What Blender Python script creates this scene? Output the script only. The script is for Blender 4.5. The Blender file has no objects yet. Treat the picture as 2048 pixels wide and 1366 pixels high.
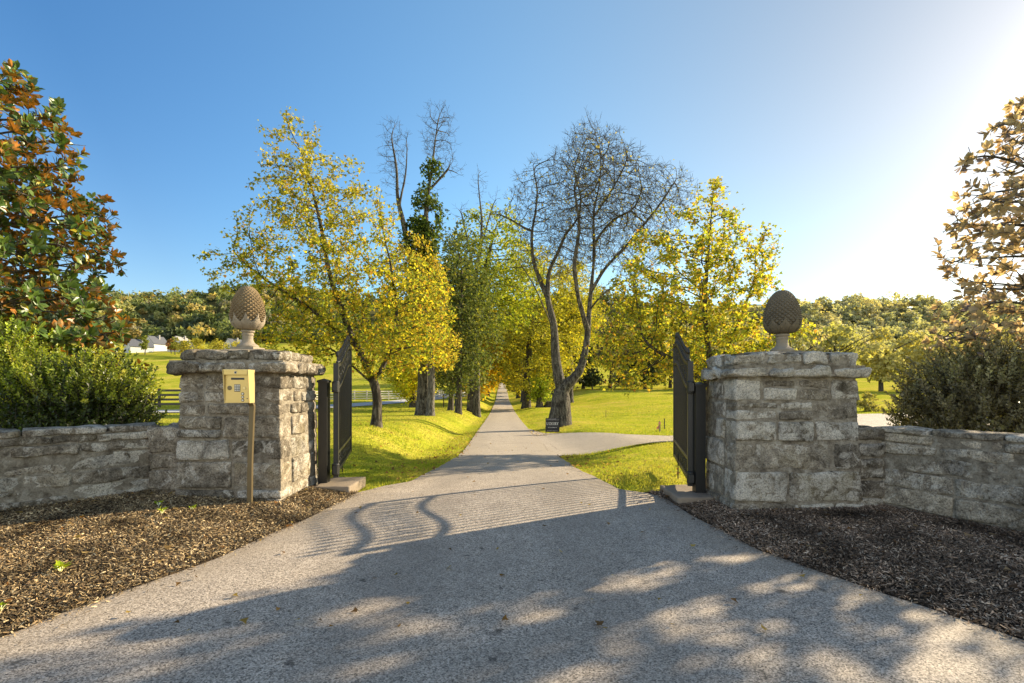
import bpy, math, random
import numpy as np
from mathutils import Vector, Matrix, noise

random.seed(7)
RNG = np.random.default_rng(11)
sc = bpy.context.scene
COL = sc.collection
PI = math.pi
SUN_AZ, SUN_EL = math.radians(60), math.radians(22)

# ------------------------------------------------------------------ objects
def link(o, parent=None):
    COL.objects.link(o)
    if parent is not None:
        o.parent = parent
    return o

def tag(o, label=None, cat=None, group=None, kind=None):
    if label: o['label'] = label
    if cat: o['category'] = cat
    if group: o['group'] = group
    if kind: o['kind'] = kind
    return o

def thing(name, label, cat, loc=(0, 0, 0), rz=0.0, group=None):
    o = bpy.data.objects.new(name, None)
    o.empty_display_size = .2
    link(o)
    o.location = loc
    o.rotation_euler = (0, 0, rz)
    return tag(o, label, cat, group)

def copy_tree(o, parent=None):
    c = o.copy()
    link(c)
    if parent is not None:
        c.parent = parent
    for ch in list(o.children):
        copy_tree(ch, c)
    return c

class MB:
    """collects vertices, faces of 3/4/n corners and a colour per vertex"""
    def __init__(s):
        s.V, s.F, s.C, s.n = [], [], [], 0
    def add(s, V, F, col=(1, 1, 1)):
        V = np.asarray(V, float).reshape(-1, 3)
        if not isinstance(F, list): F = [F]
        for f in F:
            f = np.asarray(f, int)
            if f.size: s.F.append(f + s.n)
        c = np.asarray(col, float)
        if c.ndim == 1: c = np.tile(c[:3], (len(V), 1))
        s.V.append(V); s.C.append(c); s.n += len(V)
        return s
    def box(s, x0, x1, y0, y1, z0, z1, col=(1, 1, 1)):
        V = [(x0,y0,z0),(x1,y0,z0),(x1,y1,z0),(x0,y1,z0),(x0,y0,z1),(x1,y0,z1),(x1,y1,z1),(x0,y1,z1)]
        F = [(3,2,1,0),(4,5,6,7),(0,1,5,4),(1,2,6,5),(2,3,7,6),(3,0,4,7)]
        return s.add(V, np.array(F), col)
    def tube(s, P, R, k=6, col=(1, 1, 1), cap=True):
        P = np.asarray(P, float); m = len(P)
        R = np.broadcast_to(np.asarray(R, float), (m,))
        T = np.gradient(P, axis=0)
        T /= np.linalg.norm(T, axis=1, keepdims=True) + 1e-12
        ref = np.eye(3)[np.argmin(np.abs(T[0]))]
        u = np.cross(T[0], ref); u /= np.linalg.norm(u)
        a = np.arange(k) * 2 * PI / k
        ca, sa = np.cos(a)[:, None], np.sin(a)[:, None]
        rings = []
        for i in range(m):
            u = u - T[i] * np.dot(u, T[i]); u /= np.linalg.norm(u) + 1e-12
            v = np.cross(T[i], u)
            rings.append(P[i] + R[i] * (ca * u + sa * v))
        V = np.concatenate(rings)
        i = np.arange(m - 1)[:, None] * k; j = np.arange(k)[None]; jn = (j + 1) % k
        F = [np.stack([i + j, i + jn, i + k + jn, i + k + j], -1).reshape(-1, 4)]
        if cap and k > 2:
            F.append(np.array([list(range(k))[::-1]])); F.append(np.array([[(m - 1) * k + q for q in range(k)]]))
        return s.add(V, F, col)
    def lathe(s, prof, k=32, col=(1, 1, 1), c=(0, 0, 0), mod=None):
        a = np.arange(k) * 2 * PI / k
        V = []
        for (r, z) in prof:
            rr = r * (mod(a, z) if mod else 1.0)
            V.append(np.stack([c[0] + rr * np.cos(a), c[1] + rr * np.sin(a), np.full(k, c[2] + z)], 1))
        m = len(prof)
        i = np.arange(m - 1)[:, None] * k; j = np.arange(k)[None]; jn = (j + 1) % k
        F = [np.stack([i + j, i + jn, i + k + jn, i + k + j], -1).reshape(-1, 4),
             np.array([list(range(k))[::-1]]), np.array([[(m - 1) * k + q for q in range(k)]])]
        return s.add(np.concatenate(V), F, col)
    def build(s, name, mat, parent=None, smooth=False, loc=None, mesh_only=False):
        V = np.concatenate(s.V); C = np.concatenate(s.C)
        me = bpy.data.meshes.new(name)
        me.vertices.add(len(V)); me.vertices.foreach_set('co', V.astype(np.float32).ravel())
        tot = np.concatenate([np.full(len(f), f.shape[1]) for f in s.F])
        idx = np.concatenate([f.ravel() for f in s.F])
        me.loops.add(len(idx)); me.loops.foreach_set('vertex_index', idx.astype(np.int32))
        me.polygons.add(len(tot))
        st = np.concatenate([[0], np.cumsum(tot)[:-1]])
        me.polygons.foreach_set('loop_start', st.astype(np.int32))
        me.polygons.foreach_set('loop_total', tot.astype(np.int32))
        me.update(calc_edges=True)
        me.validate()
        at = me.attributes.new('Col', 'FLOAT_COLOR', 'POINT')
        at.data.foreach_set('color', np.concatenate([C, np.ones((len(C), 1))], 1).astype(np.float32).ravel())
        me.polygons.foreach_set('use_smooth', np.full(len(me.polygons), smooth))
        me.materials.append(mat)
        if mesh_only: return me
        o = bpy.data.objects.new(name, me)
        link(o, parent)
        if loc is not None: o.location = loc
        return o

def structure(o): return tag(o, kind='structure')

# ---------------------------------------------------------------- materials
def newmat(name):
    m = bpy.data.materials.new(name); m.use_nodes = True
    nt = m.node_tree; nt.nodes.clear()
    return m, nt

class NT:
    def __init__(s, nt): s.nt = nt
    def n(s, typ, _in=None, **kw):
        nd = s.nt.nodes.new(typ)
        for k, v in kw.items(): setattr(nd, k, v)
        for k, v in (_in or {}).items():
            sock = nd.inputs[k]
            if hasattr(v, 'is_output') or isinstance(v, bpy.types.NodeSocket): s.nt.links.new(v, sock)
            else: sock.default_value = v
        return nd
    def noise(s, scale, detail=4, rough=.55, vec=None, dist=0.0):
        nd = s.n('ShaderNodeTexNoise', {'Scale': scale, 'Detail': detail, 'Roughness': rough, 'Distortion': dist})
        if vec is not None: s.nt.links.new(vec, nd.inputs['Vector'])
        return nd.outputs['Fac']
    def voro(s, scale, vec=None, out='Distance', feature='F1'):
        nd = s.n('ShaderNodeTexVoronoi', {'Scale': scale}, feature=feature)
        if vec is not None: s.nt.links.new(vec, nd.inputs['Vector'])
        return nd.outputs[out]
    def ramp(s, fac, stops, interp='LINEAR'):
        nd = s.n('ShaderNodeValToRGB', {'Fac': fac})
        cr = nd.color_ramp; cr.interpolation = interp
        while len(cr.elements) < len(stops): cr.elements.new(.5)
        for e, (p, c) in zip(cr.elements, stops):
            e.position = p
            e.color = (c[0], c[1], c[2], 1) if not isinstance(c, (int, float)) else (c, c, c, 1)
        return nd.outputs['Color']
    def mix(s, fac, a, b, blend='MIX'):
        nd = s.n('ShaderNodeMix', data_type='RGBA', blend_type=blend)
        for i, v in ((0, fac), (6, a), (7, b)):
            if isinstance(v, bpy.types.NodeSocket): s.nt.links.new(v, nd.inputs[i])
            elif i == 0: nd.inputs[0].default_value = v
            else: nd.inputs[i].default_value = (v[0], v[1], v[2], 1)
        return nd.outputs[2]
    def math(s, op, a, b=0.0, clamp=False):
        nd = s.n('ShaderNodeMath', operation=op, use_clamp=clamp)
        for i, v in ((0, a), (1, b)):
            if isinstance(v, bpy.types.NodeSocket): s.nt.links.new(v, nd.inputs[i])
            else: nd.inputs[i].default_value = v
        return nd.outputs[0]
    def attr(s, name='Col', out='Color'): return s.n('ShaderNodeAttribute', attribute_name=name).outputs[out]
    def obj(s): return s.n('ShaderNodeTexCoord').outputs['Object']
    def pos(s): return s.n('ShaderNodeNewGeometry').outputs['Position']
    def stretch(s, vec, sx, sy, sz):
        return s.n('ShaderNodeMapping', {'Vector': vec, 'Scale': (sx, sy, sz)}).outputs['Vector']
    def bump(s, h, strength=.5, dist=.02, normal=None):
        d = {'Height': h, 'Strength': strength, 'Distance': dist}
        if normal is not None: d['Normal'] = normal
        return s.n('ShaderNodeBump', d).outputs['Normal']
    def pbr(s, col, rough=.8, spec=.3, normal=None, metal=0.0):
        d = {'Base Color': col if isinstance(col, bpy.types.NodeSocket) else (col[0], col[1], col[2], 1),
             'Roughness': rough, 'Specular IOR Level': spec, 'Metallic': metal}
        if normal is not None: d['Normal'] = normal
        return s.n('ShaderNodeBsdfPrincipled', d).outputs[0]
    def out(s, sh): s.n('ShaderNodeOutputMaterial', {'Surface': sh})

def plain(name, col, rough=.6, spec=.4, metal=0.0, bump=0.0, var=.15, scale=9):
    m, nt = newmat(name); g = NT(nt); v = g.obj()
    nz = g.noise(scale, 6, .6, v)
    c = g.mix(nz, [x * (1 - var) for x in col], [min(1, x * (1 + var)) for x in col])
    nr = g.bump(g.noise(scale * 8, 3, .6, v), bump, .01) if bump else None
    g.out(g.pbr(c, rough, spec, nr, metal))
    return m

def leaf_mat(name, trans=.45, rough=.5, spec=.25, under=None, tcol=(1.15, 1.17, .5)):
    """thin leaf: reflected colour from the mesh, warmer light let through from behind"""
    m, nt = newmat(name); g = NT(nt)
    oc = g.n('ShaderNodeObjectInfo').outputs['Color']
    c = g.mix(1.0, g.attr(), oc, 'MULTIPLY')
    if under:
        back = g.n('ShaderNodeNewGeometry').outputs['Backfacing']
        ux = g.ramp(g.noise(7.5, 2, .5, g.obj()), [(.36, under), (.47, [.5*x+.04 for x in under[:1]]+[under[1]*.65, under[2]*.7]), (.58, (under[0]*.28, under[0]*.26, under[2]*.9)), (.72, under)])
        c = g.mix(back, c, ux)
    p = g.pbr(c, rough, spec)
    tc = g.mix(1.0, c, tcol, 'MULTIPLY')
    t = g.n('ShaderNodeBsdfTranslucent', {'Color': tc}).outputs[0]
    g.out(g.n('ShaderNodeMixShader', {0: trans, 1: p, 2: t}).outputs[0])
    return m

def bark_mat(name, dark, light, scale=6, lichen=None):
    m, nt = newmat(name); g = NT(nt); v = g.obj()
    sv = g.stretch(v, 1, 1, .22)
    a = g.noise(scale * 2.2, 8, .65, sv, .6)
    b = g.noise(scale * .5, 3, .5, v)
    fr = g.noise(scale * 9, 5, .7, g.stretch(v, 1, 1, .35))
    c = g.ramp(a, [(.36, [x * .5 for x in dark]), (.46, dark), (.58, light), (.75, [min(1, x * 1.45) for x in light])])
    c = g.mix(.8, c, g.ramp(fr, [(.35, .45), (.6, 1.1)]), 'MULTIPLY')
    c = g.mix(g.ramp(b, [(.4, 0), (.65, 1)]), c, [x * .62 for x in dark], 'MIX') if False else g.mix(g.math('MULTIPLY', b, .5), c, dark)
    if lichen: c = g.mix(g.ramp(g.noise(scale * 2.1, 8, .72, v, 1.0), [(.52, 0), (.66, .7)]), c, lichen)
    g.out(g.pbr(c, .9, .15, g.bump(a, 1.0, .5/scale)))
    return m

def stone_mat(name):
    m, nt = newmat(name); g = NT(nt); v = g.obj()
    A = g.n('ShaderNodeSeparateColor', {'Color': g.attr()})
    tone, white, moss = A.outputs[0], A.outputs[1], A.outputs[2]
    n1 = g.noise(7, 10, .68, v, .5)
    n2 = g.noise(38, 8, .7, v)
    n3 = g.noise(3.1, 4, .6, v)
    mixn = g.math('ADD', g.math('MULTIPLY', n1, .62), g.math('MULTIPLY', n2, .38))
    c = g.ramp(mixn, [(.34, (.058, .045, .031)), (.45, (.225, .186, .135)), (.56, (.405, .348, .262)), (.70, (.66, .58, .45))])
    tm = g.math('ADD', g.math('MULTIPLY', tone, .75), .65)
    tc = g.n('ShaderNodeCombineColor', {0: tm, 1: tm, 2: tm}).outputs[0]
    c = g.mix(1.0, c, tc, 'MULTIPLY')
    # lime bloom, in crusted patches
    wn = g.math('ADD', g.noise(5.5, 9, .72, v, 1.2), g.math('MULTIPLY', white, .20))
    wf = g.ramp(wn, [(.565, 0), (.60, .65), (.69, 1)])
    wf = g.math('MULTIPLY', wf, g.ramp(n2, [(.3, .35), (.55, 1)]))
    c = g.mix(g.math('MULTIPLY', wf, .85), c, (.84, .77, .64))
    c = g.mix(.85, c, g.ramp(g.noise(2.6, 5, .6, v, .8), [(.36, .42), (.52, 1)]), 'MULTIPLY')
    # ochre / moss staining
    mf = g.math('MULTIPLY', g.ramp(n3, [(.45, 0), (.7, 1)]), moss)
    c = g.mix(g.math('MULTIPLY', mf, .6), c, (.26, .205, .09))
    # dark algae specks
    sp = g.ramp(g.noise(70, 5, .7, v), [(.38, .22), (.52, 1)])
    c = g.mix(.75, c, sp, 'MULTIPLY')
    h = g.math('ADD', g.math('MULTIPLY', n1, 1.2), g.math('MULTIPLY', n2, .7))
    g.out(g.pbr(c, .92, .18, g.bump(h, .95, .05)))
    return m

def mortar_mat(name):
    m, nt = newmat(name); g = NT(nt); v = g.obj()
    n1 = g.noise(9, 9, .68, v); n2 = g.noise(60, 5, .7, v)
    c = g.ramp(n1, [(.32, (.11, .09, .066)), (.5, (.27, .23, .17)), (.68, (.44, .40, .32))])
    c = g.mix(.6, c, g.ramp(n2, [(.35, .4), (.55, 1)]), 'MULTIPLY')
    g.out(g.pbr(c, .95, .1, g.bump(g.math('ADD', n1, g.math('MULTIPLY', n2, .5)), .9, .03)))
    return m

def asphalt_mat(name, warm=0.0):
    m, nt = newmat(name); g = NT(nt); v = g.pos()
    big = g.noise(.45, 5, .6, v); mid = g.noise(3.2, 6, .65, v)
    vd = g.n('ShaderNodeTexVoronoi', {'Scale': 125.0, 'Vector': v})
    gr = g.n('ShaderNodeSeparateColor', {'Color': vd.outputs['Color']}).outputs[0]
    fine = g.noise(230, 2, .7, v)
    agg = g.math('ADD', g.math('MULTIPLY', gr, .55), g.math('MULTIPLY', fine, .45))
    c = g.ramp(agg, [(.20, (.04, .031, .024)), (.35, (.265, .22, .172)), (.56, (.455, .38, .30)), (.78, (.70, .595, .475))])
    holes = g.ramp(g.noise(46, 4, .75, v), [(.33, .1), (.41, 1)])
    c = g.mix(1.0, c, holes, 'MULTIPLY')
    c = g.mix(g.math('MULTIPLY', g.ramp(big, [(.35, 0), (.7, 1)]), .22), c, (.25, .215, .17))
    c = g.mix(1.0, c, g.ramp(mid, [(.3, .82), (.7, 1.12)]), 'MULTIPLY')
    # two faint wheel tracks along the lane, patchy
    sx = g.n('ShaderNodeSeparateXYZ', {0: v}).outputs
    tr = g.math('ABSOLUTE', g.math('SUBTRACT', g.math('ABSOLUTE', g.math('ADD', sx[0], g.math('MULTIPLY', sx[1], .02))), .78))
    trf = g.math('MULTIPLY', g.ramp(tr, [(.12, 1), (.42, 0)]), g.ramp(g.noise(.8, 4, .6, v), [(.35, .1), (.65, .42)]))
    c = g.mix(trf, c, (.20, .165, .13))
    pt = g.ramp(g.noise(.27, 2, .4, v, 1.5), [(.50, 0), (.52, .22)])
    c = g.mix(pt, c, (.22, .19, .155))
    # tyre drips and stains
    st = g.ramp(g.noise(6.5, 3, .5, v), [(.265, .3), (.325, 1)])
    c = g.mix(.9, c, st, 'MULTIPLY')
    # dust swept to the edges (attribute r = distance to edge)
    e = g.n('ShaderNodeSeparateColor', {'Color': g.attr()}).outputs[0]
    dust = g.math('MULTIPLY', g.math('SUBTRACT', 1.0, e, True), g.ramp(mid, [(.3, .2), (.6, 1)]))
    c = g.mix(g.math('MULTIPLY', dust, .55), c, (.27, .205, .125))
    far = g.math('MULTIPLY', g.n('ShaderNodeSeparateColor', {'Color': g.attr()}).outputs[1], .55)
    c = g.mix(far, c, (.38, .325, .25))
    # cracks of the older lane
    ck = g.voro(.55, g.n('ShaderNodeMix', {0: .12, 4: v, 5: g.n('ShaderNodeTexNoise', {'Scale': 2.0, 'Vector': v}).outputs['Color']}, data_type='VECTOR').outputs[1], 'Distance', 'DISTANCE_TO_EDGE')
    ckf = g.math('MULTIPLY', g.ramp(ck, [(.0, 1), (.006, 0)]), g.n('ShaderNodeSeparateColor', {'Color': g.attr()}).outputs[1])
    c = g.mix(g.math('MULTIPLY', ckf, .6), c, (.06, .05, .04))
    h = g.math('ADD', agg, g.math('MULTIPLY', holes, .8))
    g.out(g.pbr(c, .75, .45, g.bump(h, .65, .012)))
    return m

def lawn_mat(name):
    m, nt = newmat(name); g = NT(nt); v = g.pos()
    a = g.noise(.10, 5, .6, v); b = g.noise(.9, 6, .65, v); f = g.noise(24, 4, .7, g.stretch(v, 1, .45, 1))
    c = g.ramp(g.math('ADD', g.math('MULTIPLY', a, .55), g.math('MULTIPLY', b, .45)),
               [(.36, (.20, .25, .025)), (.47, (.36, .37, .035)), (.56, (.49, .42, .07)), (.70, (.54, .41, .14))])
    c = g.mix(.85, c, g.ramp(f, [(.3, .3), (.58, 1.12)]), 'MULTIPLY')
    yz = g.n('ShaderNodeSeparateXYZ', {0: v}).outputs[1]
    c = g.mix(g.n('ShaderNodeMapRange', {0: yz, 1: 325.0, 2: 375.0}).outputs[0], c, (.10, .095, .04))
    # upright blades catch the low sun: normals scattered towards the horizontal
    nv = g.n('ShaderNodeTexNoise', {'Scale': 31.0, 'Vector': v, 'Detail': 2.0}).outputs['Color']
    off = g.n('ShaderNodeVectorMath', {0: nv, 1: (.5, .5, .35)}, operation='SUBTRACT').outputs[0]
    off = g.n('ShaderNodeVectorMath', {0: off, 1: (7, 7, 3)}, operation='MULTIPLY').outputs[0]
    nn = g.n('ShaderNodeVectorMath', {0: off, 1: g.n('ShaderNodeNewGeometry').outputs['Normal']}, operation='ADD').outputs[0]
    nn = g.n('ShaderNodeVectorMath', {0: nn}, operation='NORMALIZE').outputs[0]
    d1 = g.n('ShaderNodeBsdfDiffuse', {'Color': c, 'Normal': nn}).outputs[0]
    d2 = g.n('ShaderNodeBsdfTranslucent', {'Color': g.mix(1.0, c, (1.15, 1.1, .6), 'MULTIPLY'), 'Normal': nn}).outputs[0]
    d0 = g.n('ShaderNodeBsdfDiffuse', {'Color': c}).outputs[0]
    s = g.n('ShaderNodeAddShader', {0: g.n('ShaderNodeMixShader', {0: .5, 1: d1, 2: d0}).outputs[0],
                                    1: g.n('ShaderNodeMixShader', {0: .55, 2: d2}).outputs[0]}).outputs[0]
    g.out(s)
    return m

MAT = dict(
    stone=stone_mat('weathered_limestone'), mortar=mortar_mat('stained_mortar'),
    asphalt=asphalt_mat('worn_asphalt'), lawn=lawn_mat('sunlit_lawn'),
    concrete=plain('old_concrete', (.25, .20, .145), .92, .15, 0, .7, .4, 5),
    black=plain('black_gate_paint', (.012, .012, .011), .42, .5, 0, .15, .3, 14),
    brass=plain('satin_brass_paint', (.60, .44, .16), .36, .5, .55, .03, .16, 5),
    brass_pale=plain('pale_brass_paint', (.70, .55, .24), .36, .5, .5, .03, .14, 5),
    bronze=plain('bronze_post_paint', (.155, .118, .06), .4, .5, .45, .1, .25, 6),
    dark=plain('dark_plastic', (.02, .02, .02), .4, .5),
    steel=plain('brushed_steel', (.45, .44, .42), .3, .5, .8),
    clay=plain('old_cast_stone', (.30, .25, .185), .9, .2, 0, .7, .35, 9),
    cone=plain('lichened_cast_stone', (.22, .16, .088), .92, .15, 0, .8, .6, 7),
    clay_dark=plain('shade_tinted_cast_stone', (.15, .122, .08), .85, .3, 0, .7, .45, 9),  # darker copy, the backlit finial's shade put into its colour
    bark=bark_mat('brown_bark', (.05, .042, .033), (.17, .15, .12), 6),
    bark_old=bark_mat('lichened_bark', (.05, .043, .034), (.19, .165, .125), 4, (.27, .26, .20)),
    bark_pale=bark_mat('pale_bark', (.09, .08, .065), (.27, .25, .21), 7),
    leaf=leaf_mat('thin_leaf', .56, .65, .1, None, (1.24, 1.24, .62)),
    leaf_dull=leaf_mat('distant_leaf', .42, .7, .1),
    magnolia=leaf_mat('magnolia_leaf', .22, .36, .4, (.46, .19, .04), (1.4, 1.2, .35)),
    magnolia_veil_tint=leaf_mat('magnolia_veil_tinted_leaf', .5, .6, .2, (.50, .36, .20), (1.25, 1.1, .78)),  # backlight and glare veil painted into the pale leaf colours
    shrub=leaf_mat('shrub_leaf', .42, .36, .4),
    grass=leaf_mat('grass_blade', .5, .6, .2),
    mulch=leaf_mat('shredded_bark_mulch', .0, .9, .15),
    soil=plain('dark_soil', (.035, .025, .016), .95, .1, 0, .9, .4, 14),
    gravel=plain('pale_gravel', (.42, .41, .40), .9, .2, 0, .6, .2, 3),
    plank_white=plain('white_fence_paint', (.50, .48, .41), .7, .2, 0, .1, .2, 5),
    plank_dark=plain('weathered_fence_board', (.10, .085, .065), .8, .2, 0, .3, .3, 5),
    house_white=plain('white_siding', (.52, .51, .48), .7, .3, 0, .1, .06, 2),
    roof=plain('grey_shingle', (.10, .105, .12), .85, .2, 0, .3, .25, 1.5),
    roof_pale=plain('pale_shingle', (.28, .27, .25), .85, .2, 0, .3, .2, 1.5),
    window=plain('dark_window', (.03, .035, .045), .15, .6),
    sign=plain('black_sign_board', (.02, .019, .022), .5, .4),
    sign_white=plain('sign_lettering', (.75, .73, .68), .6, .3, 0, 0, .05),
    water=plain('pond_water', (.20, .23, .14), .08, .6),
    orange=plain('pink_survey_ribbon', (.80, .30, .26), .6, .3),
    wood=plain('raw_stake_wood', (.36, .27, .17), .8, .2, 0, .2, .2, 8),
)

# ------------------------------------------------------------------ terrain
def sm(x, a, b):
    t = np.clip((np.asarray(x, float) - a) / (b - a), 0, 1)
    return t * t * (3 - 2 * t)
_ys = np.linspace(-100, 1400, 3001)
def _prof(pts, w=9):
    p = np.array(pts, float)
    z = np.interp(_ys, p[:, 0], p[:, 1])
    k = np.hanning(w + 2)[1:-1]; k /= k.sum()
    return np.convolve(np.pad(z, w // 2, mode='edge'), k, mode='valid')
_ZR = _prof([(-100,0),(8,0),(11,-.18),(16,-.48),(26,-.92),(41,-1.34),(56,-1.62),(80,-1.78),(104,-1.8),(140,-.35),(168,0),(250,2.5),(320,5),(450,40),(560,84),(800,96),(1400,90)])
_ZL = _prof([(-100,0),(8,0),(15,.12),(25,0),(34,-.1),(50,-.5),(67,-.7),(80,-.35),(100,1.0),(150,7),(200,14),(300,23),(380,34),(460,66),(540,92),(640,100),(1400,96)])
_ZRT = _prof([(-100,0),(8,0),(15,-.3),(25,-.55),(50,-.45),(90,.4),(130,2),(200,6),(300,12),(400,26),(520,78),(620,84),(1400,80)])
def zr(y): return np.interp(y, _ys, _ZR)
def xc(y): return .1 - .02 * np.asarray(y, float)
def H(x, y):
    x = np.asarray(x, float); y = np.asarray(y, float)
    off = x - xc(y)
    r = zr(y); l = np.interp(y, _ys, _ZL); q = np.interp(y, _ys, _ZRT)
    fade = sm(y, 8, 14)
    bankL = r + .66 * fade * (1 - sm(y, 95, 150))
    bankR = r + .32 * fade * (1 - sm(y, 95, 150))
    hw = 1.55
    ditch = -.10 * fade * np.exp(-((np.abs(off) - 2.2) / .5) ** 2) * (off < 0)
    zl = r + (bankL - r) * sm(-off, hw + .3, hw + 2.6)
    zl = zl + (l - zl) * sm(-off, 6, 20)
    zq = r + (bankR - r) * sm(off, hw, hw + 2.5)
    zq = zq + (q - zq) * sm(off, 5, 16)
    return np.where(off < 0, zl, zq) + ditch
def h1(x, y): return float(H(x, y))

def axis(breaks):
    out = []
    for a, b, s in breaks: out += list(np.arange(a, b - 1e-6, s))
    return np.array(out + [breaks[-1][1]])
def bumps(x, y):
    return np.array([noise.noise(Vector((a * .35, b * .35, 0))) * .05 + noise.noise(Vector((a * 1.3, b * 1.3, 3))) * .018 for a, b in zip(x.ravel(), y.ravel())]).reshape(x.shape)
def grid_mesh(X, Y, Z):
    ny, nx = X.shape
    i = np.arange(ny - 1)[:, None] * nx; j = np.arange(nx - 1)[None]
    F = np.stack([i + j, i + j + 1, i + nx + j + 1, i + nx + j], -1).reshape(-1, 4)
    return np.stack([X, Y, Z], -1).reshape(-1, 3), F

gx = axis([(-900,-300,60),(-300,-100,16),(-100,-30,5),(-30,-12,1.2),(-12,9,.3),(9,30,1.2),(30,100,5),(100,300,16),(300,900,60)])
gy = axis([(-60,-8,4),(-8,6,1),(6,32,.3),(32,70,1),(70,180,3),(180,420,8),(420,640,12),(640,1300,80)])
GX, GY = np.meshgrid(gx, gy)
GZ = H(GX, GY) + bumps(GX, GY) * sm(GY, 6.5, 9) * (np.abs(GX - xc(GY)) > 1.7)
GZ += sm(GY, 380, 520) * np.array([noise.noise(Vector((a * .006, b * .006, 9))) * 14 + noise.noise(Vector((a * .02, 4, 9))) * 4 for a, b in zip(GX.ravel(), GY.ravel())]).reshape(GX.shape)
_mask = (np.abs(GX - xc(GY)) < 1.9)
GZ = np.where(_mask, GZ - .05, GZ)
GZ = np.where((GY < 7.6) & (np.abs(GX) < 9), -.06, GZ)
# bed of the side drive
def side_edges(x):
    """near and far edge (y) of the side drive at a given x"""
    near = np.interp(x, [1.0, 1.3, 3, 5, 9, 14, 20, 28], [12.1, 12.4, 12.9, 13.3, 15.0, 18.5, 22, 24])
    far = np.interp(x, [1.0, 1.5, 2.7, 3.9, 5.1, 9, 14, 20, 28], [27.5, 23.5, 20.5, 17.2, 16.2, 20.0, 27, 33, 35])
    return near, far
_n, _f = side_edges(GX)
_sd = (GX > .8) & (GX < 28) & (GY > _n - .15) & (GY < _f + .15)
def side_z(x, y):
    return H(x, y)
GZ = np.where(_sd, H(GX, GY) - .09, GZ)
ground = MB().add(*grid_mesh(GX, GY, GZ)).build('ground', MAT['lawn'], smooth=True)
structure(ground)
def hz(x, y): return h1(x, y)

# driveway: one sheet, half widths taken along its length
yl = np.array([-12, -3, 0, 1.5, 2.96, 3.81, 4.39, 5.28, 6.53, 6.9, 7.4, 7.8, 9.5, 12.4, 26, 60, 400])
xl = np.array([-14, -8, -4.9, -3.75, -3.035, -2.73, -2.54, -2.34, -2.16, -2.15, -1.9, -1.58, -1.42, -1.30, -1.77, -2.45, -9.25])
yr = np.array([-12, -3, 0, 1.5, 2.92, 3.38, 3.73, 4.09, 4.53, 5.43, 6.1, 6.8, 7.2, 9.5, 12.2, 26, 60, 400])
xr = np.array([16, 8.5, 5.0, 3.75, 2.99, 2.80, 2.60, 2.40, 2.22, 2.10, 2.04, 1.95, 1.52, 1.20, 1.13, .93, .25, -6.55])
def xleft(y): return np.interp(y, yl, xl)
def xright(y): return np.interp(y, yr, xr)
ay = axis([(-12, 2, 1), (2, 32, .12), (32, 70, 1), (70, 180, 3), (180, 320, 8)])
u = np.concatenate([[0, .015, .05], np.linspace(.1, .9, 17), [.95, .985, 1]])
wob = np.array([noise.noise(Vector((0, y * 1.3, 0))) * .05 + noise.noise(Vector((0, y * 5.1, 0))) * .02 for y in ay])
wob2 = np.array([noise.noise(Vector((7, y * 1.3, 0))) * .05 + noise.noise(Vector((7, y * 5.1, 0))) * .02 for y in ay])
A = (xleft(ay) + wob)[:, None]; B = (xright(ay) + wob2)[:, None]
RX = A + (B - A) * u[None]; RY = np.repeat(ay[:, None], len(u), 1)
RZ = np.repeat(zr(ay)[:, None], len(u), 1) + .012 * (1 - (2 * u[None] - 1) ** 2) + np.where(RY > 60, .03, 0)
V, F = grid_mesh(RX, RY, RZ)
edge = np.minimum(RX - A, B - RX)
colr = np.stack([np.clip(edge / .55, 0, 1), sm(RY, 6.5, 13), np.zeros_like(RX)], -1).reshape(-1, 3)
structure(MB().add(V, F, colr).build('driveway', MAT['asphalt'], smooth=True))
sx = axis([(.75, 9, .15), (9, 28, .8)])
u2 = np.concatenate([[0, .03], np.linspace(.1, .9, 15), [.97, 1]])
n_, f_ = side_edges(sx)
wv = np.array([noise.noise(Vector((x * 1.7, 5, 0))) * .08 for x in sx])
SY = (n_ + wv)[:, None] + (f_ - n_)[:, None] * u2[None]; SX = np.repeat(sx[:, None], len(u2), 1)
SZ = H(SX, SY) - .012
e2 = np.minimum(SY - SY[:, :1], SY[:, -1:] - SY)
V, F = grid_mesh(SX, SY, SZ)
structure(MB().add(V, F[:, ::-1], np.stack([np.clip(e2 / .5, 0, 1), np.full_like(SX, .9), 0 * SX], -1).reshape(-1, 3)).build('side_drive', MAT['asphalt'], smooth=True))
# pale gravel lane over the left field
gyl = np.array([(-46,21.5),(-30,23.5),(-22,25.5),(-17,28),(-15.5,36),(-15.5,50),(-15,62),(-12.5,85),(-10,120)])
t = np.linspace(0, 1, len(gyl)); tt = np.linspace(0, 1, 90)
gpx, gpy = np.interp(tt, t, gyl[:, 0]), np.interp(tt, t, gyl[:, 1])
k9 = np.ones(9) / 9
gpx = np.convolve(np.pad(gpx, 4, mode='edge'), k9, 'valid'); gpy = np.convolve(np.pad(gpy, 4, mode='edge'), k9, 'valid')
dx, dy = np.gradient(gpx), np.gradient(gpy); L = np.hypot(dx, dy)
u3 = np.linspace(-1.6, 1.6, 7)
LX = gpx[:, None] - (dy / L)[:, None] * u3; LY = gpy[:, None] + (dx / L)[:, None] * u3
V, F = grid_mesh(LX, LY, H(LX, LY) + .07)
structure(MB().add(V, F).build('gravel_lane', MAT['gravel'], smooth=True))

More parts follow.
